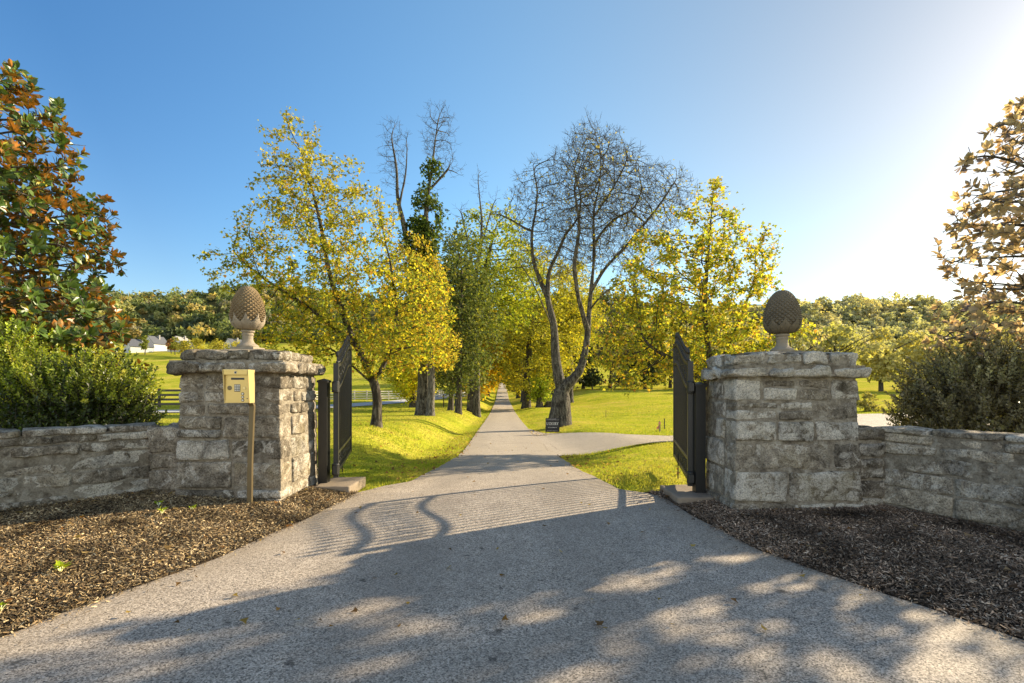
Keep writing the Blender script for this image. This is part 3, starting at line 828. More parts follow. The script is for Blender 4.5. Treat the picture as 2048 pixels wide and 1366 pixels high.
# -------------------------------------------------------------------- keypad
def make_keypad():
    T = thing('entry_keypad', 'brass coloured gate entry phone on a bent bronze post in front of the pillar', 'entry keypad', (-3.13, 5.93, .0), math.radians(7))
    p = MB()
    pts = [(0.02,0,-.05),(0.025,0,.6),(0.045,0,1.15),(0.05,-.0,1.24),(0.02,-.02,1.31),(-.06,-.04,1.36)]
    P = np.array(pts); tt = np.linspace(0, 1, len(P)); q = np.linspace(0, 1, 40)
    path = np.stack([np.interp(q, tt, P[:, k]) for k in range(3)], 1)
    m = len(path); V = []
    for i, c in enumerate(path):
        t = path[min(i+1, m-1)] - path[max(i-1, 0)]; t /= np.linalg.norm(t)
        sx_ = np.cross((0, 1, 0), t); sx_ /= np.linalg.norm(sx_); sy_ = np.cross(t, sx_)
        for (a, b) in ((-1,-1),(1,-1),(1,1),(-1,1)): V.append(c + sx_*a*.025 + sy_*b*.025)
    F = [(i*4+k, i*4+(k+1)%4, (i+1)*4+(k+1)%4, (i+1)*4+k) for i in range(m-1) for k in range(4)]
    p.add(V, np.array(F)); p.build('post', MAT['bronze'], T)
    X = lambda x: -.178 + (x+.245)*.833
    x0, x1, y0, y1, z0, z1 = -.178, .097, -.22, -.06, 1.285, 1.665
    # housing: sides flare towards the top (rain hood)
    b = MB()
    b.add([(x0+.01,y0+.012,z0),(x1-.01,y0+.012,z0),(x1-.01,y1,z0),(x0+.01,y1,z0),(x0+.01,y0+.012,z1-.012),(x1-.01,y0+.012,z1-.012),(x1-.01,y1,z1-.012),(x0+.01,y1,z1-.012)],
          np.array([(3,2,1,0),(4,5,6,7),(0,1,5,4),(2,3,7,6),(1,2,6,5),(3,0,4,7)]))
    b.build('housing', MAT['brass'], T)
    h = MB()
    for xs_ in (x0, x1-.008):
        h.add([(xs_,y0+.01,z0-.004),(xs_+.008,y0+.01,z0-.004),(xs_+.008,y1,z0-.004),(xs_,y1,z0-.004),(xs_,y0-.035,z1),(xs_+.008,y0-.035,z1),(xs_+.008,y1,z1),(xs_,y1,z1)],
              np.array([(3,2,1,0),(4,5,6,7),(0,1,5,4),(1,2,6,5),(2,3,7,6),(3,0,4,7)]))
    h.box(x0+.008, x1-.008, y0-.035, y1, z1-.010, z1); 
    h.build('rain_hood', MAT['brass_pale'], T)
    f = MB(); f.box(x0+.012, x1-.012, y0-.030, y0-.022, z1-.058, z1-.010); f.build('header_plate', MAT['brass'], T)
    def disc(nm, x, z, r, y, mat, d=.006, parent=None):
        a = np.arange(20)*2*PI/20; m = MB(); x = X(x)
        V = [(x+r*math.cos(t), y, z+r*math.sin(t)) for t in a] + [(x+r*.86*math.cos(t), y-d, z+r*.86*math.sin(t)) for t in a]
        m.add(V, [np.array([[i, (i+1)%20, 20+(i+1)%20, 20+i] for i in range(20)])[:, ::-1], np.array([list(range(20, 40))[::-1]])])
        return m.build(nm, MAT[mat], parent or T)
    yf = y0 + .012
    cam = disc('camera', -.08, z1-.034, .016, y0-.031, 'steel', .003); disc('lens', -.08, z1-.034, .011, y0-.0345, 'dark', .002, cam)
    sl = MB(); sl.box(X(-.155), X(.015), yf-.004, yf, 1.548, 1.572); sl.build('display_slot', MAT['dark'], T)
    disc('speaker', -.175, 1.455, .026, yf-.001, 'bronze', .001)
    kp = MB(); kp.box(X(-.076)-.032, X(-.076)+.032, yf-.003, yf, 1.413, 1.497); kpo = kp.build('keypad', MAT['dark'], T)
    for r in range(4):
        for c in range(3):
            kk = MB(); xx = X(-.076)+(c-1)*.0205; zz = 1.4265+r*.0195
            kk.box(xx-.0065, xx+.0065, yf-.007, yf-.003, zz-.0065, zz+.0065); kk.build('key', MAT['steel'], kpo)
    disc('call_button', .018, 1.452, .017, yf-.001, 'brass_pale', .008)
    for z in (1.388, 1.350, 1.314):
        c = disc('lock', -.006, z, .017, yf-.001, 'dark', .002); disc('lock_face', -.006, z, .012, yf-.004, 'steel', .003, c)
    disc('screw', .052, 1.333, .006, yf-.001, 'dark', .002)
    return T
make_keypad()

# ---------------------------------------------------------------- tree makers
def resample(P, D):
    P = np.array(P, float); s = np.concatenate([[0], np.cumsum(np.linalg.norm(np.diff(P, axis=0), axis=1))])
    n = max(2, int(s[-1]/D)+1); q = np.linspace(0, s[-1], n)
    R = np.stack([np.interp(q, s, P[:, k]) for k in range(3)], 1)
    for _ in range(2): R[1:-1] = .5*R[1:-1] + .25*(R[:-2]+R[2:])
    return R

def cloud(rng, ells, n):
    w = np.array([e[3]*e[4]*e[5]*(e[6] if len(e) > 6 else 1) for e in ells]); w /= w.sum()
    out = []
    for e, k in zip(ells, np.maximum(1, (w*n).astype(int))):
        d = rng.normal(size=(k, 3)); d /= np.linalg.norm(d, axis=1, keepdims=True)
        d *= (rng.random((k, 1))**(1/2.4))
        out.append(d*np.array(e[3:6]) + np.array(e[0:3]))
    return np.concatenate(out)

def grow(rng, trunks, att, D=.3, dk=.55, trop=(0,0,.15), jit=.18, maxit=90):
    pos, par = [], []
    for t in trunks:
        R = resample(t, D)
        if not pos: base = -1
        else:
            A_ = np.array(pos); base = int(np.argmin(np.linalg.norm(A_-R[0], axis=1)))
        for i, p in enumerate(R):
            if i == 0 and base >= 0: prev = base; continue
            pos.append(p); par.append(base if i == 0 else prev); prev = len(pos)-1
    P = np.zeros((20000, 3)); P[:len(pos)] = pos; n = len(pos); nk = [0]*20000
    A_ = att.copy(); nd = np.full(len(A_), 1e9); ni = np.zeros(len(A_), int); new0 = 0
    trop = np.array(trop)
    for it in range(maxit):
        if len(A_) == 0 or n > 19000: break
        N = P[new0:n]
        if len(N):
            d = np.linalg.norm(A_[:, None]-N[None], axis=2); j = d.argmin(1); dm = d[np.arange(len(A_)), j]
            b = dm < nd; nd[b] = dm[b]; ni[b] = j[b]+new0
        keep = nd > dk
        A_, nd, ni = A_[keep], nd[keep], ni[keep]
        if len(A_) == 0: break
        dirs = A_-P[ni]; dirs /= np.linalg.norm(dirs, axis=1, keepdims=True)
        S_ = np.zeros((n, 3)); np.add.at(S_, ni, dirs)
        new0 = n
        for i in np.unique(ni):
            if nk[i] >= 3: continue
            v = S_[i]; l = np.linalg.norm(v)
            if l < 1e-6: v = rng.normal(size=3); l = np.linalg.norm(v)
            v = v/l + trop + rng.normal(0, jit, 3); v /= np.linalg.norm(v)
            P[n] = P[i]+v*D; par.append(int(i)); nk[i] += 1; n += 1
            if n > 19500: break
        if n == new0: break
    return P[:n].copy(), np.array(par)

def skeleton(P, par, r_tip, r_root, flare=True, smooth=2):
    n = len(P); cnt = np.zeros(n); ch = [[] for _ in range(n)]
    for i in range(n-1, -1, -1):
        if cnt[i] == 0: cnt[i] = 1
        if par[i] >= 0: cnt[par[i]] += cnt[i]; ch[par[i]].append(i)
    e = math.log(r_root/r_tip)/math.log(max(2, cnt[0]))
    rad = r_tip*cnt**e
    main = np.array([max(c, key=lambda k: cnt[k]) if c else -1 for c in ch])
    for _ in range(smooth):
        Q = P.copy(); ok = (par >= 0) & (main >= 0)
        Q[ok] = .5*P[ok] + .25*(P[par[ok]] + P[main[ok]])
        P = Q
    chains = []
    def follow(i, lead):
        c = [] if lead is None else [lead]
        while i >= 0: c.append(i); i = main[i]
        return c
    starts = [(0, None)] + [(c, i) for i in range(n) for c in ch[i] if c != main[i]]
    for s, l in starts: chains.append(follow(s, l))
    return P, rad, chains, ch, cnt

def wood_mesh(P, rad, chains, rmin=0.0, flare=0.0):
    mb = MB()
    for c in chains:
        pts = P[c]; rr = rad[c].copy()
        if len(c) < 2: continue
        if rad[c[1]] < rmin: continue
        if c[0] != 0: rr[0] = rr[1]*1.15
        if rr.max() > .1: rr = rr*(1+.13*np.array([noise.noise(Vector((q[0]*.8, q[1]*.8, q[2]*1.6))) for q in pts]))
        if flare and c[0] == 0:
            z = np.linalg.norm(pts - pts[0], axis=1); rr = rr*(1 + flare*np.exp(-z/(rad[0]*2.2)))
        k = 10 if rr.max() > .12 else 7 if rr.max() > .04 else 4 if rr.max() > .012 else 3
        rr[-1] *= .6
        mb.tube(pts, rr, k, cap=False)
    return mb

KITE = (np.array([(0,0,0),(.45,.33,.07),(1,0,-.05),(.45,-.33,.07)]), np.array([[0,1,2,3]]))
STAR = (np.array([(0,0,0),(.22,.5,.08),(.5,.2,.0),(1,0,-.08),(.5,-.2,.0),(.22,-.5,.08)]), np.array([[0,3,2,1],[0,5,4,3]]))
MAGN = (np.array([(0,0,0),(.3,.21,.05),(.3,0,-.01),(.3,-.21,.05),(.68,.235,.025),(.68,0,-.03),(.68,-.235,.025),(1,0,-.08)]),
        np.array([[0,2,1,0],[0,3,2,0],[1,2,5,4],[2,3,6,5],[4,5,7,4],[5,6,7,5]]))
def leaf_mesh(mb, rng, C, A, Nn, size, tpl, col):
    """C centres, A axis, Nn rough normal, size per leaf, col per leaf"""
    A = A/(np.linalg.norm(A, axis=1, keepdims=True)+1e-9)
    S_ = np.cross(Nn, A); S_ /= (np.linalg.norm(S_, axis=1, keepdims=True)+1e-9)
    N_ = np.cross(A, S_)
    T, F = tpl; k = len(T); m = len(C)
    V = C[:, None] + size[:, None, None]*(T[None, :, 0:1]*A[:, None] + T[None, :, 1:2]*S_[:, None] + T[None, :, 2:3]*N_[:, None])
    i = np.arange(m)[:, None, None]*k
    tri = [f for f in F if len(set(f)) == 3]; quad = [f for f in F if len(set(f)) == 4]
    Fs = []
    if quad: Fs.append((i + np.array(quad)[None]).reshape(-1, 4))
    if tri:
        tr = np.array([list(dict.fromkeys(f)) for f in tri]); Fs.append((i + tr[None]).reshape(-1, 3))
    mb.add(V.reshape(-1, 3), Fs, np.repeat(col, k, 0))

def pick(rng, pal, m, var=.25):
    p = np.array([q[:3] for q in pal], float); w = np.array([q[3] if len(q) > 3 else 1 for q in pal], float); w /= w.sum()
    return p[rng.choice(len(p), m, p=w)]*rng.uniform(1-var, 1+var, (m, 1))

def foliage(rng, P, par, rad, thr, per, spread, size, tpl, pal, droop=.3, dens=None, colf=None):
    idx = np.where(rad < thr)[0]
    if dens is not None: idx = idx[rng.random(len(idx)) < dens(P[idx])]
    idx = np.repeat(idx, per)
    m = len(idx); d = P[idx]-P[np.maximum(par[idx], 0)]
    d /= np.linalg.norm(d, axis=1, keepdims=True)+1e-9
    C = P[idx] - d*rng.uniform(0, .3, (m, 1)) + rng.normal(0, spread, (m, 3))
    A = d*.5 + rng.normal(0, .7, (m, 3)) + np.array([0, 0, -droop])
    Nn = rng.normal(0, .55, (m, 3)) + np.array([0, 0, .9])
    col = pick(rng, pal, m)
    if colf is not None: col = colf(C, col)
    mb = MB(); leaf_mesh(mb, rng, C, A, Nn, size*rng.uniform(.6, 1.25, m), tpl, col)
    return mb

def make_tree(name, label, cat, loc, seed, trunks, ells, natt, D, dk, r_tip, r_root, leaf, mats, group=None, trop=(0,0,.15), jit=.18, flare=.6, leafy=True, rmin=0, twigs=None, rz=0, color=None, cap=None):
    rng = np.random.default_rng(seed)
    P, par = grow(rng, trunks, cloud(rng, ells, natt), D, dk, trop, jit)
    P, rad, chains, ch, cnt = skeleton(P, par, r_tip, r_root)
    if cap: rad = np.minimum(rad, np.interp(P[:, 2], [c[0] for c in cap], [c[1] for c in cap])*np.where((P[:, 0] > .75) & (P[:, 2] < 9), .78, 1.0))
    T = thing(name, label, cat, loc, rz, group)
    mb = wood_mesh(P, rad, chains, rmin, flare)
    if twigs:
        th, per, ln, tr = twigs
        for i in np.where(rad < th)[0]:
            d = P[i]-P[par[i]]; d /= np.linalg.norm(d)+1e-9
            for _ in range(per):
                v = d*.7 + rng.normal(0, .6, 3) + np.array([0, 0, .15]); v /= np.linalg.norm(v); l = ln*rng.uniform(.4, 1.2)
                q = P[i] + v*l*.5 + rng.normal(0, .06*l, 3)
                mb.tube([P[i], q, P[i]+v*l + rng.normal(0, .12*l, 3)], [tr, tr*.8, tr*.5], 3, cap=False)
                v2 = v + rng.normal(0, .6, 3); v2 /= np.linalg.norm(v2)
                mb.tube([q, q+v2*l*.5], [tr*.8, tr*.4], 3, cap=False)
    mb.build('trunk', MAT[mats[0]], T, smooth=True)
    if leaf:
        lo = foliage(rng, P, par, rad, **leaf).build('crown', MAT[mats[1]], T)
        if color: lo.color = color
    return T

YEL = [(.44,.41,.045,3),(.56,.46,.045,2.4),(.28,.32,.045,3),(.58,.37,.05,1.1),(.15,.19,.04,2.6),(.46,.24,.06,.5)]
def top_rusty(z0, z1):
    def f(C, col):
        t = sm(C[:, 2], z0, z1)[:, None]
        return col*(1-.55*t) + t*np.array([.17, .145, .03])
    return f
# near maple, left of the lane
bz = hz(-4.08, 15)
make_tree('maple_tree', 'nearest yellow green maple with slim trunk, its open crown reaching over the keypad pillar', 'maple', (-4.08, 15, bz-.05), 3,
    [[(0,0,0),(.04,.02,.6),(.05,0,1.15),(-.2,.0,1.75),(-.85,.05,3.0),(-1.4,0,4.6),(-1.7,.1,6.2),(-2.2,.1,8.2)],
     [(.05,0,1.2),(-.5,-.2,1.75),(-1.2,-.4,2.4)], [(0,0,1.4),(.4,.25,2.4),(.6,.3,3.6),(.35,.2,5.2)], [(-.5,0,2.4),(-1.9,-.2,3.6),(-3.2,-.2,4.4),(-4.2,-.2,5.2)]],
    [(-1.68,0,5.4,2.3,2.3,3.0),(.85,0,3.5,1.75,1.7,1.7,1.5),(-4.2,0,4.8,1.25,1.0,1.3,.6),(-2.55,0,8.35,1.05,1.1,1.3,.55),(-.93,0,2.75,2.3,1.4,1.1,1.8),(-2.3,0,2.75,1.6,1.2,1.0,1.6),(.5,0,2.1,1.7,1.3,.75,1.6),(.12,0,6.1,.8,.9,1.5,.7),(-.6,0,4.0,1.9,1.8,1.4,1.2)],
    4200, .21, .24, .0055, .135,
    dict(thr=.012, per=10, spread=.075, size=.10, tpl=STAR, pal=YEL, droop=.35, colf=top_rusty(4.6, 8.2)), ('bark', 'leaf'), 'maples nearest the gate', trop=(0,0,.32), jit=.12)
# near maple, right
bz2 = hz(5.47, 14)
make_tree('maple_tree', 'golden maple with slim trunk and low boughs behind the gate on the shaded side', 'maple', (5.47, 14, bz2-.05), 4,
    [[(0,0,0),(.0,.0,1.2),(.1,0,2.0),(-.1,.0,3.6),(.05,.1,5.2),(.2,.1,6.9)],
     [(.05,0,1.5),(-.7,-.2,2.1),(-1.7,-.3,2.6)], [(.1,0,1.7),(.8,.1,3.0),(1.4,.1,4.6)], [(.05,0,1.6),(1.2,.2,2.3),(2.2,.2,2.9)]],
    [(-.45,0,4.0,2.3,2.2,2.6),(.21,0,6.6,.7,.8,1.2,.8),(1.6,0,5.1,.75,.7,1.1,.6),(-1.9,0,3.8,1.2,1.2,1.2,1.2),(-1.75,0,2.6,1.75,1.4,1.25,1.4),(2.5,0,3.0,.75,.7,.65,.7),(.49,0,2.7,1.7,1.4,1.1,1.3),(-2.4,0,1.9,.8,.8,.7,1.0)],
    3400, .21, .25, .0055, .12,
    dict(thr=.012, per=13, spread=.075, size=.10, tpl=STAR, pal=YEL, droop=.35, colf=top_rusty(5.2, 8.5)), ('bark', 'leaf'), 'maples nearest the gate', trop=(0,0,.28), jit=.12)
# second maple by the lane
make_tree('maple_tree', 'orange tinged maple with pale slim trunk, between the near maple and the dark trees', 'maple', (-4.75, 29, hz(-4.75, 29)-.05), 5,
    [[(0,0,0),(.1,0,2.2),(.0,0,4.5),(-.6,0,7.5),(-.9,0,10)]],
    [(-.93,0,6.9,2.1,2.2,3.8),(-1.6,0,4.3,2.6,2.0,1.7),(.2,0,4.2,1.9,1.7,1.6)],
    1900, .33, .38, .010, .20,
    dict(thr=.026, per=14, spread=.17, size=.17, tpl=STAR, pal=[(.52,.40,.05,3),(.52,.33,.05,1.3),(.42,.38,.06,2.4),(.22,.24,.05,1.8)], droop=.3), ('bark_pale', 'leaf'), None, trop=(0,0,.25), jit=.12)
# great bare tree right of the lane
make_tree('bare_tree', 'great old leafless tree with forked lichened trunk beside the lane and black sign', 'bare tree', (2.5, 26.5, hz(2.5, 26.5)-.15), 6,
    [[(0,0,0),(.1,0,1.2),(.1,0,2.1),(-.19,.1,3.7),(-.25,.1,5.45),(-.66,.2,7.2),(-1.0,.2,7.9),(-1.4,.3,9.06),(-1.47,.3,10.5),(-1.24,.3,11.5),(-1.1,.4,13.0),(-1.47,.4,14.2)],
     [(-1.47,.3,10.5),(-1.94,.2,10.8),(-2.87,0,11.3),(-3.57,0,11.5)],
     [(-.60,.2,7.0),(-.54,.5,8.5),(.04,.7,9.6),(.39,.8,10.6),(1.2,.9,11.5),(1.32,1.0,12.7),(.85,1.0,14.2),(1.43,1.0,15.7)],
     [(.1,0,2.0),(.55,-.05,2.5),(1.09,-.1,3.0),(1.43,-.1,4.3),(1.6,-.1,6.6),(1.85,0,8.95),(1.85,0,10.1),(1.79,0,11.5),(2.1,0,12.7),(2.25,0,14.2),(1.9,0,15.9)],
     [(1.65,-.1,7.2),(2.36,-.3,8.5),(3.4,-.4,9.5),(4.46,-.5,10.8),(5.4,-.5,12.0),(6.1,-.5,13.2)],
     [(1.85,0,9.8),(2.36,.3,10.6),(3.07,.6,11.4),(4.2,.8,11.9),(4.7,1.0,13.2)],
     [(1.55,-.1,6.2),(2.1,-.5,7.0),(3.0,-.8,7.6),(3.9,-1.0,7.9)], [(1.8,0,11.2),(2.84,-.3,12.7),(3.5,-.5,14)],
     [(1.5,-.1,5.2),(.9,-.8,6.8),(.6,-1.3,8.4),(.9,-1.6,10.2),(.6,-1.7,12)], [(-.25,.1,5.2),(-.9,-.6,6.5),(-1.5,-1.0,7.7),(-2.2,-1.2,8.6)]],
    [(1.9,0,12.0,3.2,3.3,3.6),(-1.3,.2,11.6,1.5,1.4,2.8),(5.0,0,12.0,1.9,1.9,2.2),(.3,0,9.2,2.2,1.9,1.5,.6),(4.1,-.4,9.2,1.9,1.6,1.4,.7),(1.5,0,14.4,1.3,1.5,2.0,1.2),(3.3,0,13.9,1.2,1.2,1.0,.9),(6.4,0,12.6,.8,.9,1.3,.8),(-3.1,0,11.4,.9,.8,.6,.6),(-1.8,-.8,8.6,.9,.9,.8,.5)],
    7200, .26, .25, .0078, .52,
    dict(thr=.013, per=1, spread=.2, size=.125, tpl=KITE, pal=[(.30,.26,.04),(.42,.34,.05),(.2,.19,.03)], dens=lambda C: np.full(len(C), .7)),
    ('bark_old', 'leaf'), None, trop=(0,0,.05), jit=.34, flare=.45, twigs=(.011, 3, .46, .0075), cap=[(0,.52),(1.7,.43),(2.4,.29),(5,.20),(7,.14),(9,.095),(11,.062),(13,.04),(16,.016)])
# ivy clad dying tree
make_tree('dead_tree', 'tall dying tree with bare top limbs and ivy climbing its wide old trunk', 'dead tree', (-5.28, 30, hz(-5.28, 30)-.15), 7,
    [[(0,0,0),(.05,0,2.5),(-.1,0,5),(.2,0,9),(.1,0,12.5),(.45,0,14.8),(.8,0,17.6)], [(-.05,0,7.5),(-.9,.2,9.6),(-1.15,0,11.4),(-1.65,.1,13.2),(-1.6,0,14.8),(-2.0,0,17)], [(-1.5,0,12.8),(-1.1,.1,14.6),(-1.0,0,16.4)], [(.3,0,13.6),(1.0,0,14.4),(1.9,0,15.4)]],
    [(-1.74,0,15.6,.95,.9,2.6,.9),(.9,0,16.8,1.1,1.1,2.2,1.0),(1.7,0,15.0,.6,.6,.8,.6),(.3,0,12.0,.8,.8,2.4,.2)], 900, .33, .36, .009, .42,
    None, ('bark_old', 'leaf'), None, trop=(0,0,.3), jit=.2, flare=.5, twigs=(.016, 3, .5, .007), cap=[(0,.42),(5,.36),(8,.26),(11,.17),(14,.09),(17,.035)])
def ivy_on(T, ells, n, seed, size, pal, name='ivy'):
    rng = np.random.default_rng(seed); C = cloud(rng, ells, n); m = len(C)
    k = nz2(C[:, 0]*1.1, C[:, 2]*1.1, 1.0, 3)
    C = C[k > -.22]; m = len(C)
    A_ = rng.normal(0, .6, (m, 3)) + np.array([0, 0, -.5]); N_ = rng.normal(0, .6, (m, 3)) + np.array([.3, -.3, .6])
    mb = MB(); leaf_mesh(mb, rng, C, A_, N_, size*rng.uniform(.6, 1.3, m), STAR, pick(rng, pal, m, .35))
    return mb.build(name, MAT['leaf'], T)
dead = bpy.data.objects['dead_tree']
ivy_on(dead, [(.1,0,11.6,1.0,1.0,2.6,1.3),(.5,0,14.9,.75,.7,.7),(-.1,0,8.6,1.2,1.1,2.4),(-.6,0,10.6,1.0,.8,1.4,.8),(1.0,0,12.4,.6,.5,.5,.6),(.2,0,6.4,1.1,1.0,1.2,.6)], 7500, 8, .2, [(.06,.10,.02,3),(.12,.16,.03,2),(.04,.06,.015,2),(.2,.22,.04,1)])

make_tree('snag_tree', 'bare broken snag poking out above the yellow green tree over the lane', 'dead tree', (-3.2, 45, hz(-3.2, 45)-.15), 17,
    [[(0,0,0),(.1,0,6),(-.3,0,11),(.1,0,14),(.7,0,16.4),(1.3,0,18.6),(1.9,0,20.4)], [(.4,0,15.4),(.5,0,18.0),(.2,0,20.5),(.1,0,22.6)], [(-.1,0,12.6),(-.9,0,16.4),(-1.5,0,19.2)]],
    [(.3,0,20.6,.7,.7,1.8),(-1.3,0,18.6,.7,.7,1.0),(1.4,0,19.2,.5,.5,.9)], 260, .4, .45, .012, .3, None, ('bark_old', 'leaf'), trop=(0,0,.25), jit=.25, twigs=(.02, 2, .6, .009), cap=[(0,.3),(10,.22),(16,.13),(20,.05),(23,.02)])
# ------------------------------------------------------- avenue trees (shared kinds)
def avenue_kind(name, label, cat, seed, hgt, wid, trunk_h, r_root, pal, loc, per=8, size=.34, lean=0.0, low=0.0, group='old trees lining the lane', mat='leaf_dull', nat=1500, color=None, bark='bark'):
    hh = hgt-trunk_h
    ells = [(lean,0,trunk_h+hh*.52,wid*.85,wid*.85,hh*.50),(lean+wid*.45,0,trunk_h+hh*.35,wid*.7,wid*.7,hh*.38),(lean-wid*.45,.2,trunk_h+hh*.34,wid*.7,wid*.7,hh*.40),(lean,wid*.4,trunk_h+hh*.25,wid*.7,wid*.6,hh*.33),(lean,-wid*.4,trunk_h+hh*.25,wid*.7,wid*.6,hh*.35)]
    if low: ells.append((lean,0,trunk_h*.9,wid*.7,wid*.7,low))
    return make_tree(name, label, cat, loc, seed, [[(0,0,0),(.1,0,trunk_h*.6),(.05,.05,trunk_h),(lean*.5,0,trunk_h+hh*.35),(lean,0,trunk_h+hh*.7)]], ells, nat, .5, .55, .014, r_root,
        dict(thr=.034, per=int(per*1.7), spread=.30, size=size*.78, tpl=STAR, pal=pal, droop=.2), (bark, mat), group, trop=(0,0,.12), jit=.25, flare=.5, rmin=.016, color=color)
GREEN = [(.28,.33,.04,3),(.42,.42,.05,2),(.15,.19,.03,2),(.5,.44,.06,1)]
DARK = [(.12,.15,.05,3),(.19,.21,.06,2),(.07,.09,.035,2),(.30,.28,.06,.8)]
OLIVE = [(.50,.44,.05,3),(.38,.37,.05,2),(.25,.25,.04,2),(.62,.48,.05,1)]
ORNG = [(.74,.48,.03,3),(.66,.40,.04,1.5),(.62,.52,.04,2.5),(.42,.32,.05,1)]
def at(x, y, dz=-.1): return (x, y, hz(x, y)+dz)
cedar1 = avenue_kind('cedar_tree', 'dark green cedar with bare reddish trunk left of the lane', 'cedar', 31, 14.5, 2.7, 2.3, .21, DARK, at(-5.05, 41), size=.30, per=10)
cedar2 = avenue_kind('cedar_tree', 'dark cedar leaning over the lane edge, twin of the cedar behind it', 'cedar', 32, 15.2, 2.9, 2.2, .22, DARK, at(-4.15, 38.5), size=.30, per=10, lean=.3)
oakA = avenue_kind('old_tree', 'tall yellow green tree arching over the lane behind the cedars', 'tree', 33, 20, 4.8, 8.0, .42, GREEN, at(-3.75, 47), size=.36, lean=1.9, per=7)
oakB = avenue_kind('old_tree', 'bright orange tree on the left side deep in the avenue', 'tree', 34, 14, 4.4, 2.6, .38, ORNG, at(-5.0, 66), size=.42, per=10, lean=.3, low=1.4)
oakR = avenue_kind('old_tree', 'broad olive tree on the right verge behind the great bare tree', 'tree', 35, 20, 8.0, 3.0, .46, OLIVE, at(1.75, 62), size=.42, per=7, lean=1.0)
more = [(oakA, 1.9, 84, .9, 2.1, 'olive crowned tree on the right verge, further along the avenue', (1.1,.95,1,1)),
        (oakB, 1.3, 106, 1.0, 1.0, 'dull gold tree on the right verge near the end of the avenue', (.75,.9,1.2,1)),
        (oakR, -6.4, 92, .9, 4.0, 'yellow tree on the left verge past the orange tree', (1.5,1.2,.8,1)),
        (oakA, -5.6, 114, 1.0, 5.0, 'green tree on the left verge near the end of the avenue', (1,1,1,1)),
        (oakR, .4, 132, 1.0, 3.0, 'last olive tree on the right where the lane climbs', (.8,.9,1,1)),
        (oakB, -6.6, 138, 1.0, 2.0, 'last gold tree on the left where the lane climbs', (.7,.85,1.2,1)),
        (oakA, 7.6, 66, 1.0, 1.2, 'tall green tree standing in the lawn behind the olive verge tree', (1.3,1.1,1,1)),
        (oakR, -.6, 168, 1.15, 3.9, 'broad dark tree overhanging the far end of the lane from the right', (.5,.6,.8,1)),
        (oakA, -8.4, 176, 1.2, .4, 'tall dark tree overhanging the far end of the lane from the left', (.5,.6,.8,1)),
        (oakA, -6.0, 56, .8, 3.3, 'small gold green tree tucked behind the cedars', (1.8,1.2,.7,1)),
        (oakB, -9.5, 48, .75, 4.4, 'yellow tree in the left field behind the dying tree', (.9,1.15,1,1))]
for src, x, y, s, rz, lab, colr_ in more:
    c = copy_tree(src); c.location = at(x, y); c.scale = (s, s, s); c.rotation_euler = (0, 0, rz); c['label'] = lab
    for ch in c.children:
        if ch.name.startswith('crown'): ch.color = colr_
# small leafy sapling and the stump beside it
make_tree('sapling_tree', 'small bright green bushy sapling growing beside a cut stump', 'sapling', at(3.3, 60), 41,
    [[(0,0,0),(0,0,1.2),(.1,0,2.6)]], [(0,0,2.6,1.6,1.6,1.7),(.3,0,1.6,1.5,1.3,.9),(-.7,0,1.5,1.0,1.0,.8)], 420, .3, .4, .012, .3,
    dict(thr=.04, per=11, spread=.22, size=.24, tpl=STAR, pal=[(.34,.42,.05,3),(.25,.34,.04,2),(.42,.42,.05,1)]), ('bark', 'leaf'), flare=.9)
st = MB(); st.lathe([(.95,-.1),(.75,.15),(.6,.45),(.62,.7),(.5,.72)], 16, mod=lambda a, z: 1+.12*np.sin(a*5+z*3)); 
o = st.build('tree_stump', MAT['bark'], smooth=True, loc=at(4.6, 60.5, 0)); tag(o, 'dark cut tree stump right of the bright sapling', 'stump')

# ----------------------------------------------------------- magnolias and shrubs
def make_magnolia(label, loc, seed, trunks, ells, natt, pal, mat='magnolia', ls=.185):
    rng = np.random.default_rng(seed)
    P, par = grow(rng, trunks, cloud(rng, ells, natt), .19, .22, (0,0,.2), .15)
    P, rad, chains, ch, cnt = skeleton(P, par, .008, .22)
    T = thing('magnolia_tree', label, 'magnolia', loc)
    wood_mesh(P, rad, chains, 0, .5).build('trunk', MAT['bark_pale'], T, smooth=True)
    tips = np.where(cnt <= 3)[0]
    tips = tips[rng.random(len(tips)) < (.8 if mat == 'magnolia' else .5)]
    C, A_, N_, S_ = [], [], [], []
    for i in tips:
        d = P[i]-P[par[i]]; d /= np.linalg.norm(d)+1e-9
        d = d*.7 + np.array([0, 0, .35]) + rng.normal(0, .2, 3); d /= np.linalg.norm(d)
        e1 = np.cross(d, (.3, .1, .9)); e1 /= np.linalg.norm(e1)+1e-9; e2 = np.cross(d, e1)
        k = rng.integers(6, 10)
        for q in range(k):
            a = q*2.4 + rng.uniform(-.3, .3); rd = e1*math.cos(a)+e2*math.sin(a)
            op = rng.uniform(.05, .85)
            C.append(P[i] - d*.10*op + rd*.008); A_.append(rd*(.55+op*.6) + d*(1.0-op*.8)); N_.append(d - rd*.3)
            S_.append(ls*rng.uniform(.7, 1.15))
    m = len(C); mb = MB(); leaf_mesh(mb, rng, np.array(C), np.array(A_), np.array(N_), np.array(S_), MAGN, pick(rng, pal, m, .3))
    mb.build('crown', MAT[mat], T)
    return T
make_magnolia('glossy magnolia with rust backed leaves towering over the shrub beside the curved wall', (-11.75, 10.2, 0), 51,
    [[(0,0,0),(0,0,2),(.1,0,4.5),(0,0,7.2)]], [(.0,0,4.6,3.1,3.0,2.6),(.2,0,6.6,2.3,2.3,2.0),(1.6,-.2,2.6,2.3,2.0,1.5),(2.6,0,1.8,1.4,1.4,.9),(2.3,0,4.3,1.1,1.2,1.2)],
    5600, [(.05,.095,.018,4),(.08,.135,.022,3),(.14,.19,.03,2),(.36,.32,.03,.4)])
